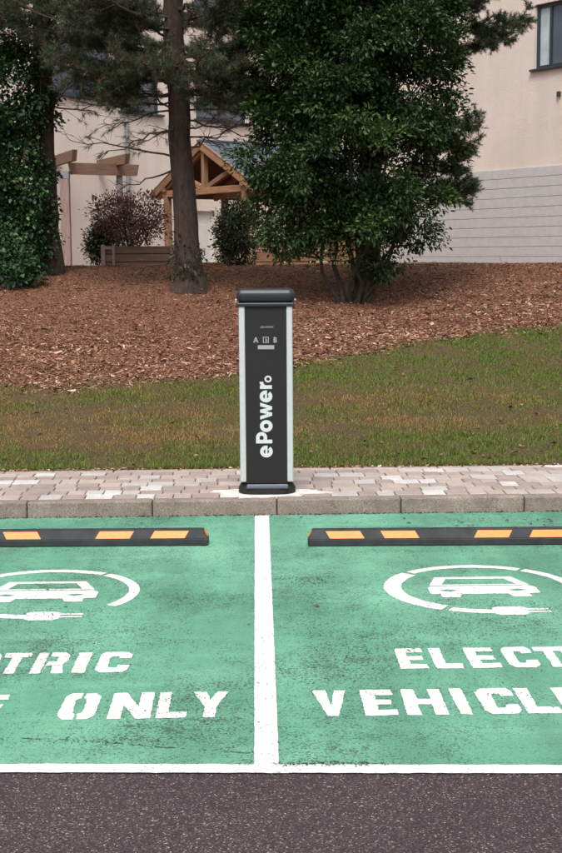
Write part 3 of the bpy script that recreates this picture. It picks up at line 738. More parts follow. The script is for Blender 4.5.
# ------------------------------------------------------------------ building: two cream wings meeting in a corner behind the trees
W0 = Vector(((562-CX)/F*30.0, 30.0, 0)); dR = Vector((-.574, .819, 0)).normalized()
nR = Vector((-dR.y, dR.x, 0)); nR = nR if nR.y < 0 else -nR
def hit(px, p0, d):
    r = (px-CX)/F; return (p0.x - r*p0.y)/(r*d.y - d.x)
sC = hit(330, W0, dR); Cn = W0 + dR*sC
dL = Vector((-.643, -.766, 0)).normalized(); nL = Vector((.766, -.643, 0)).normalized()
def zpix(px, py, p0, d): s = hit(px, p0, d); p = p0 + d*s; return P(px, py, p.y).z
ZB0, ZB1 = 0.9, 10.6
def facade(name, p0, d, nrm, s0, s1, z0, z1, holes, mat, parent, depth=.14):
    ss = sorted({s0, s1, *[h[0] for h in holes], *[h[1] for h in holes]}); zz = sorted({z0, z1, *[h[2] for h in holes], *[h[3] for h in holes]})
    bm = bmesh.new(); vc = {}
    def vert(s, z, off=0.0):
        k = (round(s,4), round(z,4), off)
        if k not in vc: p = p0 + d*s - nrm*off; vc[k] = bm.verts.new((p.x, p.y, z))
        return vc[k]
    for a, b in zip(ss, ss[1:]):
        for e, f_ in zip(zz, zz[1:]):
            if any(h[0] <= a and b <= h[1] and h[2] <= e and f_ <= h[3] for h in holes): continue
            bm.faces.new((vert(a,e), vert(b,e), vert(b,f_), vert(a,f_)))
    for a, b, e, f_ in holes:
        c = [(a,e),(b,e),(b,f_),(a,f_)]
        for i in range(4):
            p, q = c[i], c[(i+1)%4]
            bm.faces.new((vert(*p), vert(*q), vert(q[0],q[1],depth), vert(p[0],p[1],depth)))
    # back skin, top and ends make the wing a solid block
    T_ = 7.0
    c = [vert(s0,z0,T_), vert(s1,z0,T_), vert(s1,z1,T_), vert(s0,z1,T_)]
    bm.faces.new(c[::-1])
    bmesh.ops.recalc_face_normals(bm, faces=bm.faces[:])
    return link(name, bm_mesh(name, bm, mat), parent)
bld = empty('building', (Cn.x, Cn.y, ZB0)); tag(bld, 'cream rendered building of two wings with grey clad base behind the trees', 'building')
def to_local(o, root): o.matrix_local = Matrix.Translation(-root.location) @ o.matrix_local
def window(p0, d, nrm, s0, s1, z0, z1, mulls, blind=None, sill=True):
    w = empty('window', (0,0,0)); w.parent = bld; w.location = (p0 + d*((s0+s1)/2)) - bld.location; w.location.z = z0 - ZB0
    x = d if (d.x > 0) else -d
    w.rotation_euler = (0, 0, math.atan2(x.y, x.x))
    wd = s1-s0; ht = z1-z0; fw = .075
    # local: x along wall, y into the wall, z up
    box('frame', (wd, .06, fw), (0,.11,fw/2), M['frame'], w); box('frame', (wd, .06, fw), (0,.11,ht-fw/2), M['frame'], w)
    for s in (-1,1): box('frame', (fw, .06, ht-2*fw), (s*(wd/2-fw/2),.11,ht/2), M['frame'], w)
    xs = [-wd/2+fw] + [m for m in mulls] + [wd/2-fw]
    for m in mulls: box('mullion', (.07, .055, ht-2*fw), (m,.11,ht/2), M['frame'], w)
    for i, (a, b) in enumerate(zip(xs, xs[1:])):
        box('pane', (b-a, .012, ht-2*fw+.01), ((a+b)/2,.125,ht/2), M['glass'] if not (blind == i) else M['blind'], w)
    if sill: box('sill', (wd+.16, .20, .05), (0,.02,-.025), M['frame'], w, .006, 1)
    return w
sw1 = hit(530.0, W0, dR); zs = zpix(531, 69.5, W0, dR); zt = zpix(531, 5.0, W0, dR)
sw0 = sw1 - 2.3
fr_holes = [(sw0, sw1, zs, zt)]
ZC = zpix(562, 164.5, W0, dR)
right_w = facade('wall', W0, dR, nR, -9.0, sC+0.0, ZB0, ZB1, fr_holes, M['render'], bld)
to_local(right_w, bld)
window(W0, dR, nR, sw0, sw1, zs, zt, [-(sw1-sw0)/2+.42, .45], blind=0)
# left wing: s measured from the corner
def hl(px): return hit(px, Cn, dL)
zA = zpix(130, 111, Cn, dL)
holesL = [(hl(165), hl(126), zA, zA+1.5), (hl(250), hl(200), zA, zA+1.5), (hl(118), hl(50), zA+.22, zA+1.62), (hl(165), hl(126), zA+2.35, zA+3.7), (hl(250), hl(200), zA+2.35, zA+3.7), (hl(110), hl(50), zA+2.35, zA+3.7)]
door_h = (hl(217), hl(190), ZB0, zpix(205, 211, Cn, dL))
left_w = facade('wall', Cn, dL, nL, 0.002, 17.0, ZB0, ZB1, holesL + [door_h], M['render'], bld); to_local(left_w, bld)
for h in holesL: window(Cn, dL, nL, *h, [0.0])
dr = empty('door', (0,0,0)); dr.parent = bld; pm = Cn + dL*((door_h[0]+door_h[1])/2); dr.location = (pm.x-bld.location.x, pm.y-bld.location.y, 0); dr.rotation_euler = (0,0,math.atan2(-dL.y,-dL.x))
dw = door_h[1]-door_h[0]; dh = door_h[3]-door_h[2]
box('door_leaf', (dw-.12, .05, dh-.06), (0,.12,(dh-.06)/2), M['doorw'], dr, .006, 1)
for s in (-1,1): box('door_frame', (.06,.08,dh), (s*(dw/2-.03),.11,dh/2), M['doorw'], dr)
box('door_frame', (dw-.12,.08,.06), (0,.11,dh-.03), M['doorw'], dr)
for e in (.3, 1.15):
    box('door_panel', (dw*.5,.012,.62), (0,.091,e+.31), M['doorw'], dr, .004, 1)
# roofs
for p0, d, nr_, s0, s1 in ((W0, dR, nR, -9.2, sC), (Cn, dL, nL, 0.0, 17.2)):
    a, b = p0+d*s0+nr_*.25, p0+d*s1+nr_*.25; c, e = p0+d*s1-nr_*7.2, p0+d*s0-nr_*7.2
    zo = ZB1 + (0.001 if s1 == sC else 0.012)
    bm = bmesh.new(); f = bm.faces.new([bm.verts.new((q.x,q.y,zo)) for q in (a,b,c,e)])
    ex = bmesh.ops.extrude_face_region(bm, geom=[f]); bmesh.ops.translate(bm, verts=[v for v in ex['geom'] if isinstance(v, bmesh.types.BMVert)], vec=(0,0,.3)); bmesh.ops.recalc_face_normals(bm, faces=bm.faces[:])
    o = link('roof', bm_mesh('roof', bm, M['roofm']), bld); to_local(o, bld)
# grey cladding boards at the foot of the right wing
nb = 0; zt_ = ZC; pitch = (zpix(562,164.5,W0,dR) - zpix(562,266.5,W0,dR))/10.0
while zt_ > ZB0 + .05:
    a = W0 - dR*8.9; b = Cn - dR*0.05; mid = (a+b)/2 + nR*.018
    o = box('cladding_board', ((b-a).length, .036, pitch-.009), (0,0,0), M['clad'], bld, .004, 1)
    o.location = (mid.x-bld.location.x, mid.y-bld.location.y, zt_-pitch/2-ZB0); x = -dR; o.rotation_euler = (0,0,math.atan2(x.y,x.x))
    zt_ -= pitch; nb += 1
a = W0 - dR*8.9; b = Cn - dR*0.06; mid = (a+b)/2 + nR*.004
o = box('cladding_backing', ((b-a).length, .012, ZC-ZB0-.02), (0,0,0), M['pipe'], bld); o.location = (mid.x-bld.location.x, mid.y-bld.location.y, (ZC-ZB0)/2); o.rotation_euler = (0,0,math.atan2(-dR.y,-dR.x))
# flue terminal on the wall and the rain pipe
pv = W0 + dR*hit(555.6, W0, dR); zv = zpix(555.6, 94, W0, dR)
o = box('wall_vent', (.09,.06,.11), (0,0,0), M['frame'], bld, .008, 1); q = pv + nR*.03; o.location = (q.x-bld.location.x, q.y-bld.location.y, zv-ZB0); o.rotation_euler = (0,0,math.atan2(-dR.y,-dR.x))
pp_ = Cn + dL*hl(130) + nL*.07
bm = bmesh.new(); tube_into(bm, [(0,0,0),(0,0,zA-ZB0-.15)], [.05,.05], 10)
o = link('rain_pipe', bm_mesh('rain_pipe', bm, M['pipe']), bld); o.location = (pp_.x-bld.location.x, pp_.y-bld.location.y, 0)

# ------------------------------------------------------------------ oak porch with slate roof
DR_, DL_ = 26.6, 29.6
er = P(256, 188, DR_); el = P(158, 199.5, DL_)
ev = Vector((el.x-er.x, el.y-er.y, 0)); gw = ev.length; gx = -ev.normalized()      # local x points to the right eave
gmid = (er+el)/2; ze = (er.z+el.z)/2
apx = P(202, 149, gmid.y)
pz0 = ground_z(gmid.x, gmid.y) - .02
porch = empty('timber_porch', (gmid.x, gmid.y, pz0), math.atan2(gx.y, gx.x)); tag(porch, 'open oak framed porch with slate gable roof behind the pine trunk', 'porch')
hw_ = gw/2; zE = ze - pz0; zA_ = apx.z - pz0; DP = 3.3
# local: x along gable, +y back along the ridge
RR = lambda x, y, z: Vector((x, y, z))
sl = (zA_-zE)/hw_
rot_ok = Vector((-gx.y, gx.x, 0))
for y in (0.0, 1.5, DP):
    beam('rafter', RR(-hw_,y,zE), RR(0,y,zA_), .10, .13, M['oak'], porch); beam('rafter', RR(hw_,y,zE), RR(0.0,y+.004,zA_+.003), .10, .13, M['oak'], porch)
    zt2 = zE + .06
    beam('tie_beam', RR(-hw_+.25,y+.01,zt2), RR(hw_-.25,y+.01,zt2), .11, .14, M['oak'], porch)
    beam('king_post', RR(0,y+.015,zt2+.05), RR(0,y+.015,zA_-.08), .10, .12, M['oak'], porch)
    for s in (-1,1):
        beam('strut', RR(s*.10,y+.02,zt2+.08), RR(s*hw_*.48,y+.02,zE+sl*hw_*.52-.07), .085, .10, M['oak'], porch)
        beam('post', RR(s*(hw_-.38),y+.012,0), RR(s*(hw_-.38),y+.012,zt2-.05), .13, .13, M['oak'], porch)
for s in (-1,1):
    beam('wall_plate', RR(s*(hw_-.38),-.1,zt2+.09), RR(s*(hw_-.38),DP+.1,zt2+.09), .12, .10, M['oak'], porch)
    # low boarded side wall
    for k in range(5):
        z_ = .12 + k*.235
        if s > 0 or k < 3:
            beam('side_board', RR(s*(hw_-.29),.1,z_), RR(s*(hw_-.29),DP-.1,z_), .04, .215, M['oak'], porch)
    # bargeboards and slates
    beam('bargeboard', RR(s*(hw_+.12),-.09,zE-.12*sl+.07), RR(s*.015,-.09,zA_+.07), .04, .17, M['oak'], porch)
    bm = bmesh.new()
    th = math.atan(sl); run = hw_+.2; slen = run/cos(th); nr2 = 9; nc = 15
    for r in range(nr2):
        for c in range(-1, nc):
            y0 = -.12 + (c+.5*(r%2))*(DP+.24)/nc; y1 = y0 + (DP+.24)/nc - .008
            y0 = max(y0, -.12); y1 = min(y1, DP+.12)
            if y1-y0 < .03: continue
            t0 = slen*r/nr2; t1 = slen*(r+1)/nr2 + .05
            q = []
            for t, lift in ((t1-.05+.0,.012),(t0-.05,.0)):
                t = max(t, 0.0)
                for yy in (y0,y1): q.append((s*t*cos(th), yy, zA_+.155-t*sin(th)+lift + random.uniform(0,.004)))
            vts = [bm.verts.new(p) for p in q]; low = [bm.verts.new((p[0],p[1],p[2]-.012)) for p in q]
            for fc in ((0,1,3,2),): bm.faces.new([vts[i] for i in fc]); bm.faces.new([low[i] for i in fc][::-1])
            for i, k in ((0,1),(1,3),(3,2),(2,0)): bm.faces.new((vts[i],vts[k],low[k],low[i]))
    bmesh.ops.recalc_face_normals(bm, faces=bm.faces[:])
    rf = link('slate_roof', bm_mesh('slate_roof', bm, M['slate']), porch); rf['kind'] = 'stuff'
    bm = bmesh.new(); q = [(s*.02,-.05,zA_+.12),(s*run,-.05,zA_+.12-run*sl),(s*run,DP+.05,zA_+.12-run*sl),(s*.02,DP+.05,zA_+.12)]
    f = bm.faces.new([bm.verts.new(p) for p in q]); ex = bmesh.ops.extrude_face_region(bm, geom=[f]); bmesh.ops.translate(bm, verts=[v for v in ex['geom'] if isinstance(v, bmesh.types.BMVert)], vec=(0,0,-.03)); bmesh.ops.recalc_face_normals(bm, faces=bm.faces[:])
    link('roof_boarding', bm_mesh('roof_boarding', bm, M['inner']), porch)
beam('ridge_tile', RR(0,-.14,zA_+.165), RR(0,DP+.14,zA_+.165), .14, .05, M['slate'], porch)
# boarded back of the porch, shade inside it put into the board colour
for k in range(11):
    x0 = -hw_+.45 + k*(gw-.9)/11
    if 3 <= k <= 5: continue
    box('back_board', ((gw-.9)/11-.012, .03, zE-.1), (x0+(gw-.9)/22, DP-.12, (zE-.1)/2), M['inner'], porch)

# ------------------------------------------------------------------ pergola
d1 = 28.5
p1 = P(67, 262, d1); p2 = P(121, 250, d1+.9)
g1 = ground_z(p1.x, p1.y); g2 = ground_z(p2.x, p2.y)
pg = empty('pergola', (p1.x, p1.y, g1-.02)); tag(pg, 'weathered timber pergola corner with two posts beside the ivy clad tree', 'pergola')
def lp(p): return Vector(p) - Vector((p1.x, p1.y, g1-.02))
t1 = P(67, 176, d1).z; t2 = P(121, 174, d1+.9).z
beam('post', lp((p1.x,p1.y,g1-.02)), lp((p1.x,p1.y,t1)), .19, .19, M['greywood'], pg)
beam('post', lp((p2.x,p2.y,g2-.02)), lp((p2.x,p2.y,t2)), .13, .13, M['pipe'], pg)
a = P(69, 168.5, d1-.02); b = P(138, 170.5, d1+1.15)
def notched(name, a, b, w, h, mat):
    """beam with both ends cut on the slant"""
    o = beam(name, a, b, w, h, mat, pg, bevel=0.0)
    for v in o.data.vertices:
        if v.co.z < 0: v.co.x *= 0.93
    return o
notched('main_beam', lp(a), lp(b), .10, .24, M['oakdark'])
b2 = P(128, 158.5, d1+.1); a2 = P(86, 165, d1+3.0)
a2.z = b2.z
notched('cross_beam', lp(a2), lp(b2), .10, .20, M['oakdark'])
b3 = P(75, 155, d1-.55); a3 = P(45, 160, d1+2.2); a3.z = b3.z
notched('cross_beam', lp(a3), lp(b3), .10, .22, M['oakdark'])
box('bracket', (.20,.20,.16), tuple(lp((p1.x,p1.y,t1+.02))), M['pipe'], pg, .004, 1)

# ------------------------------------------------------------------ planter
pl = T(140, 267.2); pl = P(140, 266.5, 23.2); gz = ground_z(pl.x, pl.y)
SP = 23.2/F
plt = empty('planter_box', (pl.x, pl.y, gz-.01)); tag(plt, 'weathered sleeper planter box holding the bronze leaved shrub', 'planter')
htp = P(140, 246, 23.2).z - gz + .01; wp = 72*SP; dp = .55
nbd = 3; bh = htp/nbd
for k in range(nbd):
    for y in (-dp/2, dp/2): box('board', (wp-.02, .05, bh-.012), (0, y, bh*(k+.5)), M['sleeper'], plt, .006, 1)
    for s in (-1,1): box('board', (.05, dp-.056, bh-.012), (s*(wp/2-.045), 0, bh*(k+.5)), M['sleeper'], plt, .006, 1)
for s in (-1,1):
    box('corner_post', (.07,.035,htp+.02), (s*(wp/2-.035), -dp/2-.043, (htp+.02)/2), M['greywood'], plt, .004, 1)
box('corner_post', (.05,.035,htp+.02), (-wp/2+.215, -dp/2-.043, (htp+.02)/2), M['greywood'], plt, .004, 1)
box('top_rail', (.12,.035,.06), (-wp/2+.13, -dp/2-.043, htp-.03), M['greywood'], plt, .004, 1)
box('soil', (wp-.16, dp-.06, htp*.85), (0,0,htp*.425), M['sand'], plt)

# ------------------------------------------------------------------ plants
def rand_dirs(n, up=0.0):
    d = rng.normal(0, 1, (n, 3)); d[:, 2] += up; return unit(d)
def crown_points(lobes, n, shell=0.55):
    """points through ellipsoid lobes (cx,cy,cz,rx,ry,rz), biased outwards"""
    L_ = np.array(lobes); vol = L_[:,3]*L_[:,4]*L_[:,5]; pk = rng.choice(len(L_), n, p=vol/vol.sum())
    d = rand_dirs(n); r = rng.random(n)**(1/3*shell); c = L_[pk]
    return c[:, :3] + d*c[:, 3:]*r[:, None], d
def foliage(name, centers, outd, per, spread, ln, ratio, mat, parent, droop=0.2, tint_bias=1.0, fold=.22, ct=None):
    n = len(centers)*per
    c = np.repeat(centers, per, 0); od = np.repeat(outd, per, 0)
    off = rng.normal(0, spread, (n, 3))*np.array([1, 1, .8]); base = c + off
    d = unit(od*0.8 + unit(off)*0.7 + rng.normal(0, .5, (n, 3)) + np.array([0,0,-droop]))
    nr = unit(np.array([0,0,1.0]) + rng.normal(0, .55, (n, 3)) + od*0.35)
    l_ = rng.uniform(.5, 1.4, n)*ln
    ct = np.repeat(rng.random(len(centers)) if ct is None else ct, per)
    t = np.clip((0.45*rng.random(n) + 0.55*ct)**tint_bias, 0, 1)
    return bulk(name, leaf_verts(base, d, nr, l_, l_*ratio*rng.uniform(.8,1.2,n), fold), LEAF_F, mat, parent, t)
def limb(bm, a, b, r0, r1, wob=0.08, k=6, seg=7, sag=0.0):
    a = Vector(a); b = Vector(b); ln = (b-a).length; pts = []; rad = []
    for i in range(k+1):
        t = i/k; p = a.lerp(b, t)
        if 0 < i < k: p += Vector((random.gauss(0,wob*ln*.3), random.gauss(0,wob*ln*.3), random.gauss(0,wob*ln*.2)))
        p.z += sag*ln*t*(1-t)*4
        pts.append(p); rad.append(r0+(r1-r0)*t)
    tube_into(bm, pts, rad, seg); return pts

# --- evergreen broadleaf tree
tb = T(352, 303); DT = tb.y; SC = DT/F
tree = empty('evergreen_tree', tb); tag(tree, 'dense glossy evergreen tree with several stems on the mulch behind the charger', 'tree')
def lobe(px, py, rx, ry, dz=0.0, depth=None):
    p = P(px, py, DT+dz) - tb; return (p.x, p.y, p.z, rx*SC, (depth or max(.55, .85*rx*SC)), ry*SC)
lobes = [lobe(365,30,92,75), lobe(352,-60,95,75), lobe(360,-140,70,60), lobe(335,105,68,55,-.2), lobe(402,85,50,62), lobe(410,150,44,48,.1), lobe(360,170,72,55,-.2),
         lobe(292,150,38,50), lobe(284,203,24,36), lobe(303,172,34,36,-.1), lobe(316,200,30,28,.1), lobe(290,110,34,40,.1), lobe(398,212,50,36), lobe(338,222,52,34,-.1), lobe(306,225,30,30,-.2), lobe(330,258,26,16,-.3), lobe(300,80,42,60), lobe(300,10,42,60), lobe(420,20,36,55), lobe(418,95,34,50), lobe(425,-50,40,50), lobe(385,252,24,22), lobe(288,238,16,18)]
bc, bo = crown_points(lobes, 310, .66)
br = rng.uniform(.17, .34, len(bc)); NS = 15
sd = rand_dirs(len(bc)*NS, .45) + np.repeat(bo, NS, 0)*.55; sd = unit(sd)
cen = np.repeat(bc, NS, 0) + sd*(np.repeat(br, NS)*rng.uniform(.45, 1.05, len(bc)*NS))[:, None]*np.array([1.15, 1.0, .8])
od = unit(sd + np.repeat(bo, NS, 0)*.4)
bt = np.repeat(rng.random(len(bc)), NS)
bm = bmesh.new()
stems = []
for (dx, topx, topy, r) in ((0,352,120,.052),(-.10,318,140,.036),(.10,395,130,.040),(.16,422,178,.032),(-.04,340,60,.040),(.05,372,150,.034),(-.16,300,180,.026),(.13,405,215,.024)):
    tp = P(topx, topy, DT+random.uniform(-.3,.3)) - tb
    pts = limb(bm, (dx, random.uniform(-.1,.1), -.08), tp, r, r*.4, .10, 8, 8); stems += pts[2:]
tp = P(355, -60, DT) - tb
stems += limb(bm, P(345,120,DT)-tb, tp, .05, .02, .06, 6, 7)
for c in np.concatenate([bc, cen[::9]]):
    s = min(stems, key=lambda q: (q-Vector(c)).length + (0 if q.z < c[2] else .6)); limb(bm, s, c, .014, .004, .12, 3, 4)
link('trunk', bm_mesh('trunk', bm, M['bark2'], True), tree)
foliage('crown', cen, od, 34, .062, .064, .44, M['leaf'], tree, .25, 1.35, ct=.5*bt+.5*rng.random(len(cen)))
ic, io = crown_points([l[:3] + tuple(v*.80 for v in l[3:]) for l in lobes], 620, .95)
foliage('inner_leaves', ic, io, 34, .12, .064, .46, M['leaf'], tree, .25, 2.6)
# thin lower sprays so stems show through
cen2 = []; 
for _ in range(60):
    p = P(random.uniform(312,398), random.uniform(232,272), DT+random.uniform(-.5,.4)) - tb
    if (P(0,300,DT).z - tb.z) < p.z: cen2.append(p[:])
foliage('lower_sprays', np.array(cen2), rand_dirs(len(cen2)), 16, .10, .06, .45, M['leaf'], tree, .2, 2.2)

# --- pines
def tufts_mesh(name, pos, dr_, parent, per=26, ln=.085, w=.0042, brown=0.25):
    pos = np.array(pos); dr_ = unit(np.array(dr_)); n = len(pos)*per
    c = np.repeat(pos, per, 0); a = np.repeat(dr_, per, 0)
    base = c + a*rng.uniform(-.05, .03, n)[:, None]
    d = unit(a*rng.uniform(.15, 1.1, n)[:, None] + rng.normal(0, .62, (n,3)))
    l_ = rng.uniform(.7,1.2,n)*ln; s = unit(np.cross(d, rng.normal(0,1,(n,3))))
    V = np.stack([base-s*w/2, base+s*w/2, base+d*l_[:,None]], 1)
    ct = np.repeat(np.where(rng.random(len(pos)) < brown, rng.uniform(.8,1,len(pos)), rng.uniform(0,.72,len(pos))), per)
    return bulk(name, V, [[0,1,2]], M['needle'], parent, np.clip(ct + rng.normal(0,.06,n), 0, 1))
def pine_branch(bm, a, b, r0, pos, dirs, bare=False, ntw=9, twl=.45, sag=-.04, start=.35):
    a = Vector(a); b = Vector(b)
    pts = limb(bm, a, b, r0, r0*.28, .09, 7, 5, sag)
    main = (b-a).normalized()
    for _ in range(ntw):
        t = random.uniform(start, 1.0); i = min(int(t*7), 6); p = pts[i].lerp(pts[i+1], t*7-i)
        sd = main.cross(Vector((0,0,1))).normalized()*random.choice((-1,1))
        d = (main*random.uniform(.3,1) + sd*random.uniform(.2,1.0) + Vector((0,0,random.uniform(-.35,.55)))).normalized()
        l = twl*random.uniform(.5,1.2)*(1.15-.5*t)
        e = p + d*l; tw = limb(bm, p, e, r0*.26 if not bare else r0*.32, .0028, .14, 4, 4)
        if bare:
            for q in tw[2:]:
                if random.random() < .5:
                    f = q + (d + Vector((random.gauss(0,.7),random.gauss(0,.7),random.gauss(-.1,.5)))).normalized()*random.uniform(.08,.22); limb(bm, q, f, .004, .002, .1, 2, 3)
            if random.random() < .45:
                for q in tw[3:]: pos.append(q[:]); dirs.append((d+Vector((0,0,-.6)))[:])
        else:
            for k in range(13):
                f = tw[1].lerp(e, random.random()**.45) ; dd = (d*.7 + Vector((random.gauss(0,.6),random.gauss(0,.6),random.gauss(.15,.45)))).normalized()
                g = f + dd*random.uniform(.02,.11); pos.append(g[:]); dirs.append(dd[:])
                if random.random() < .4: limb(bm, f, g, .004, .0025, .05, 1, 3)
def pine(tbase, axis, rad, zlo, zhi, nbr, blen, label, dead=(), extra=(), seed=1, per=26, tw_mul=1.0, tw_len=.42, tw_start=.55, nl=.10, brown=.25, group='pine trees on the bank'):
    random.seed(seed)
    t = empty('pine_tree', tbase); tag(t, label, 'tree', group)
    bm = bmesh.new(); n = len(axis)
    fine = []; fr2 = []
    for i in range(n-1):
        for k in range(4):
            u_ = k/4; p = Vector(axis[i]).lerp(Vector(axis[i+1]), u_); fine.append(p + Vector((random.gauss(0,.008),random.gauss(0,.008),0))); fr2.append(rad[i]+(rad[i+1]-rad[i])*u_)
    fine.append(Vector(axis[-1])); fr2.append(rad[-1])
    tube_into(bm, fine, fr2, 14)
    link('trunk', bm_mesh('trunk', bm, M['bark'], True), t)
    def at(z):
        for p, q in zip(fine, fine[1:]):
            if p.z <= z <= q.z: return p.lerp(q, (z-p.z)/(q.z-p.z))
        return fine[-1]
    bm = bmesh.new(); pos = []; dirs = []
    for k in range(nbr):
        z = zlo + (zhi-zlo)*((k+random.random())/nbr)**1.15; az = k*2.4 + random.uniform(-.4,.4); fr_ = (z-zlo)/(zhi-zlo)
        l = blen*(1.0-.6*fr_)*random.uniform(.75,1.1); p = at(z)
        e = p + Vector((cos(az)*l, sin(az)*l, random.uniform(-.10,.35)*l))
        pine_branch(bm, p, e, .026*(1.1-.5*fr_), pos, dirs, False, int(13*(1-.5*fr_)), .55)
    for a, b, nt_ in extra: pine_branch(bm, a, b, .022, pos, dirs, False, int(nt_*tw_mul), tw_len, start=tw_start)
    for a, b, nt_ in dead: pine_branch(bm, a, b, .017, pos, dirs, True, nt_, .38, sag=random.uniform(-.05,.06), start=.3)
    link('branches', bm_mesh('branches', bm, M['twig']), t)
    tufts_mesh('crown', pos, dirs, t, per, nl, .0058, brown)
    return t
# pine beside the porch
pa = T(190, 291); DA = pa.y
def la(px, py, dz=0.0): return P(px, py, DA+dz) - pa
sA = DA/F
axis = [la(190,297)+Vector((0,0,-.1)), la(188,250), la(184.5,200), la(181,150), la(178,90), la(174.5,40), la(172.5,0), la(168,-120), la(166,-260), la(165,-340)]
axis[0] = Vector((axis[1].x+.01, 0, -.12)); axis.insert(1, Vector((axis[1].x+.006, 0, .22)))
radA = [w*sA/2 for w in (44,29,25,23,22,21,20,19,15,9,3)]
deadA = [(la(178,158), la(72,141,-.3), 9), (la(180,150), la(243,118,-.4), 8), (la(177,110), la(128,76,-.5), 7), (la(183,138), la(228,150,-.6), 6), (la(182,120), la(262,140,-.2), 8), (la(176,130), la(100,160,.3), 7), (la(178,168), la(120,190,-.2), 5), (la(177,100), la(70,100,-.5), 14), (la(177,105), la(105,125,-.7), 14), (la(178,125), la(140,140,-.8), 12), (la(180,100), la(235,112,-.6), 16), (la(182,110), la(260,105,-.3), 14), (la(182,130), la(215,118,-.8), 12)]
extraA = [(la(175,70), la(62,62,-.4), 16), (la(175,60), la(80,30,-.5), 18), (la(176,80), la(110,78,-.6), 14), (la(177,75), la(255,88,-.4), 16), (la(177,60), la(250,40,-.5), 16), (la(176,40), la(120,10,-.6), 16), (la(176,85), la(215,95,-.7), 12), (la(175,30), la(235,5,-.5), 14), (la(175,50), la(70,5,-.2), 16), (la(176,90), la(140,60,-.9), 14), (la(176,95), la(75,88,-.3), 12), (la(176,92), la(120,96,-.5), 10), (la(178,90), la(262,98,.2), 12), (la(177,70), la(225,75,-.8), 14), (la(176,20), la(90,-5,-.8), 16), (la(177,15), la(262,15,.2), 16), (la(177,50), la(266,65,.1), 16)]
pine(pa, axis, radA, la(175,72).z, la(168,-320).z, 52, 2.3, 'bare trunked pine standing on the mulch in front of the timber porch', deadA, extraA, 3, group=None, tw_mul=2.5, tw_len=.58, tw_start=.2, nl=.075, brown=.25, per=22)
# leggy growth at the pine's foot
cs = []
for _ in range(60): a = random.uniform(0,2*pi); h_ = random.uniform(0,.75); cs.append((axis[1].x+.17*cos(a)*(1.15-.3*h_), .17*sin(a)-.02, h_))
pinet = bpy.data.objects['pine_tree']
foliage('foot_growth', np.array(cs), rand_dirs(len(cs)), 14, .06, .05, .5, M['hedge'], pinet, .2, 1.5)
# pine behind the evergreen tree
pc = T(368, 284); DC = pc.y
def lc(px, py, dz=0.0): return P(px, py, DC+dz) - pc
axC = [Vector((0,0,-.12)), lc(368,230), lc(372,150), lc(378,60), lc(384,-40), lc(388,-180), lc(390,-300)]
radC = [w*DC/F/2 for w in (26,24,22,20,17,10,3)]
exC = [(lc(381,40), lc(520,18,-.6), 18), (lc(378,60), lc(500,40,-.5), 14), (lc(381,30), lc(478,-5,-.8), 14), (lc(382,10), lc(505,-15,-.3), 12),
       (lc(374,130), lc(468,124,-.5), 14), (lc(373,140), lc(464,146,-.6), 14), (lc(371,180), lc(468,184,-.5), 14), (lc(371,170), lc(455,198,-.6), 12), (lc(372,160), lc(450,170,-.3), 9)]
pine(pc, axC, radC, lc(382,-10).z, lc(390,-290).z, 34, 2.0, 'pine half hidden behind the evergreen tree with tufted boughs against the cladding', (), exC, 5, group=None, nl=.058, brown=.08, tw_mul=2.0, per=34)
# ivy clad pine on the left
pi_ = T(49, 274); DI = pi_.y
def li(px, py, dz=0.0): return P(px, py, DI+dz) - pi_
axI = [Vector((0,0,-.12)), li(48.5,230), li(46,170), li(44,100), li(42,40), li(40,-40), li(38,-180), li(37,-300)]
radI = [w*DI/F/2 for w in (34,21,20,19,18,16,9,3)]
exI = [(li(42,40), li(110,35,-.5), 16), (li(42,20), li(100,0,-.6), 16), (li(43,60), li(95,72,-.4), 12), (li(42,10), li(-30,-10,-.5), 14), (li(42,30), li(0,20,-.9), 14), (li(42,5), li(60,10,-1.2), 14)]
deI = [(li(46,125), li(75,80,-.2), 5), (li(46,105), li(96,112,-.3), 6)]
ivt = pine(pi_, axI, radI, li(42,20).z, li(37,-290).z, 36, 2.2, 'ivy smothered pine trunk with ivy hanging to the mulch', deI, exI, 9, group=None, tw_mul=2.3, tw_len=.58, tw_start=.2, nl=.075, brown=.25, per=22)
SI = DI/F
def lobI(px, py, rx, ry, dz=-.1, dep=.4):
    p = li(px, py, dz); return (p.x, p.y, p.z, rx*SI, dep, ry*SI)
lobI_ = [lobI(44,140,8,70,0,.24), lobI(45,215,7,45,0,.24), lobI(12,185,38,70,-.3,.5), lobI(5,100,38,55,-.2,.5), lobI(14,250,26,42,-.4,.4), lobI(-25,180,35,110,-.2,.5), lobI(2,280,26,24,-.6,.35), lobI(24,283,12,14,-.5,.3), lobI(4,272,30,26,-1.3,.4), lobI(22,284,14,14,-1.2,.3), lobI(-20,262,30,40,-1.0,.5), lobI(43,60,10,50,0,.26), lobI(10,40,25,35,-.1,.4), lobI(30,235,22,40,-.2,.35)]
cI, oI = crown_points(lobI_, 680, .6); keep = cI[:, 2] > np.array([ground_z(c[0]+pi_.x, c[1]+pi_.y) for c in cI]) - pi_.z + .06
foliage('ivy', cI[keep], oI[keep], 60, .085, .060, .75, M['ivy'], ivt, .45, 1.35)
bm = bmesh.new()
for _ in range(26):
    a = Vector((random.uniform(-.12,.12), -.12, random.uniform(.2,3.5))); c = cI[keep][random.randrange(int(keep.sum()))]; limb(bm, a, c, .014, .005, .15, 4, 4)
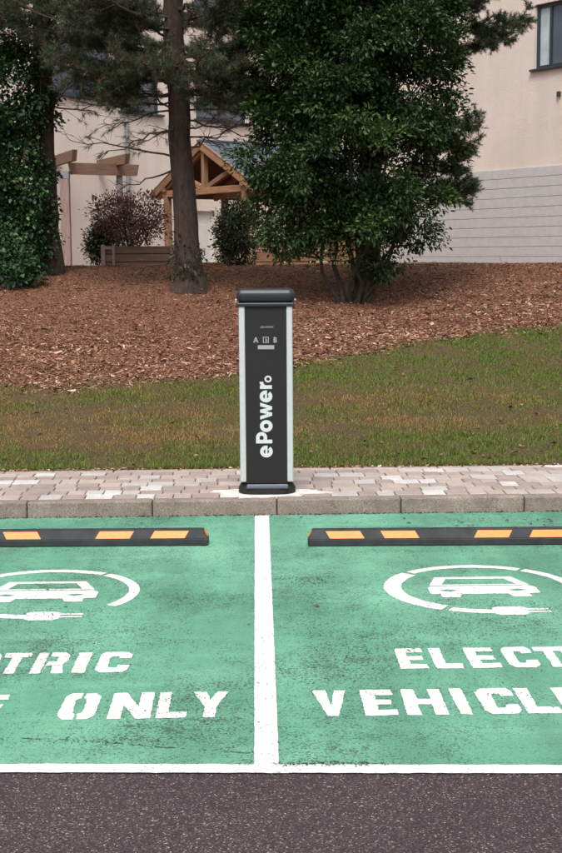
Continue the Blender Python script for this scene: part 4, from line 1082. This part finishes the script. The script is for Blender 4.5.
for q in ((-.55,-.35),(-.40,-.5),(-.75,-.3),(-.6,-1.2),(-.4,-1.1),(-.8,-1.0)):
    gzz = ground_z(pi_.x+q[0], pi_.y+q[1])-pi_.z; limb(bm, (q[0],q[1],gzz-.05), (q[0]+.1,q[1]+.1,gzz+(1.4 if q[1] > -.9 else .35)), .03, .015, .1, 5, 5)
link('ivy_stems', bm_mesh('ivy_stems', bm, M['twig']), ivt)

# --- shrubs by the porch
def shrub(name, px, py, D, rx, ry, ncl, per, ln, mat, label, ratio=.5, spread=.06, shell=.6, stemz=None, zbase=None):
    s = D/F; c = P(px, py, D); gz_ = ground_z(c.x, c.y) if zbase is None else zbase
    o = empty(name, (c.x, c.y, gz_)); tag(o, label, 'shrub')
    lo = [(0,0,c.z-gz_,rx*s,rx*s*.85,ry*s)]
    for _ in range(5):
        a = random.uniform(0,2*pi); lo.append((rx*s*.5*cos(a), rx*s*.4*sin(a), c.z-gz_+random.uniform(-.4,.4)*ry*s, rx*s*.6, rx*s*.55, ry*s*.6))
    ce, oo = crown_points(lo, ncl, shell); ce[:,2] = np.maximum(ce[:,2], .03)
    bm = bmesh.new()
    for k in range(7): c_ = ce[random.randrange(len(ce))]; limb(bm, (random.uniform(-.05,.05),random.uniform(-.05,.05),-.03), c_, .016, .005, .1, 4, 5)
    for c_ in ce[::6]: limb(bm, (c_[0]*.3,c_[1]*.3,c_[2]*.5), c_, .008, .003, .1, 3, 3)
    link('stems', bm_mesh('stems', bm, M['twig']), o)
    foliage('foliage', ce, oo, per, spread, ln, ratio, mat, o, .1, 1.1)
    return o
zsoil = gz - .01 + htp*.85
shrub('bronze_shrub', 131, 219, 23.2, 40, 27, 190, 30, .052, M['redleaf'], 'loose bronze leaved shrub growing in the planter box', .42, .075, .75, zbase=zsoil)
shrub('round_shrub', 103, 244, 24.2, 15, 21, 120, 40, .05, M['hedge'], 'small dark green bush crowding the end of the planter box', .5, .06)
shrub('clipped_shrub', 239, 233, 23.6, 23, 33, 220, 40, .045, M['hedge'], 'rounded olive green bush in front of the porch side wall', .5, .055)
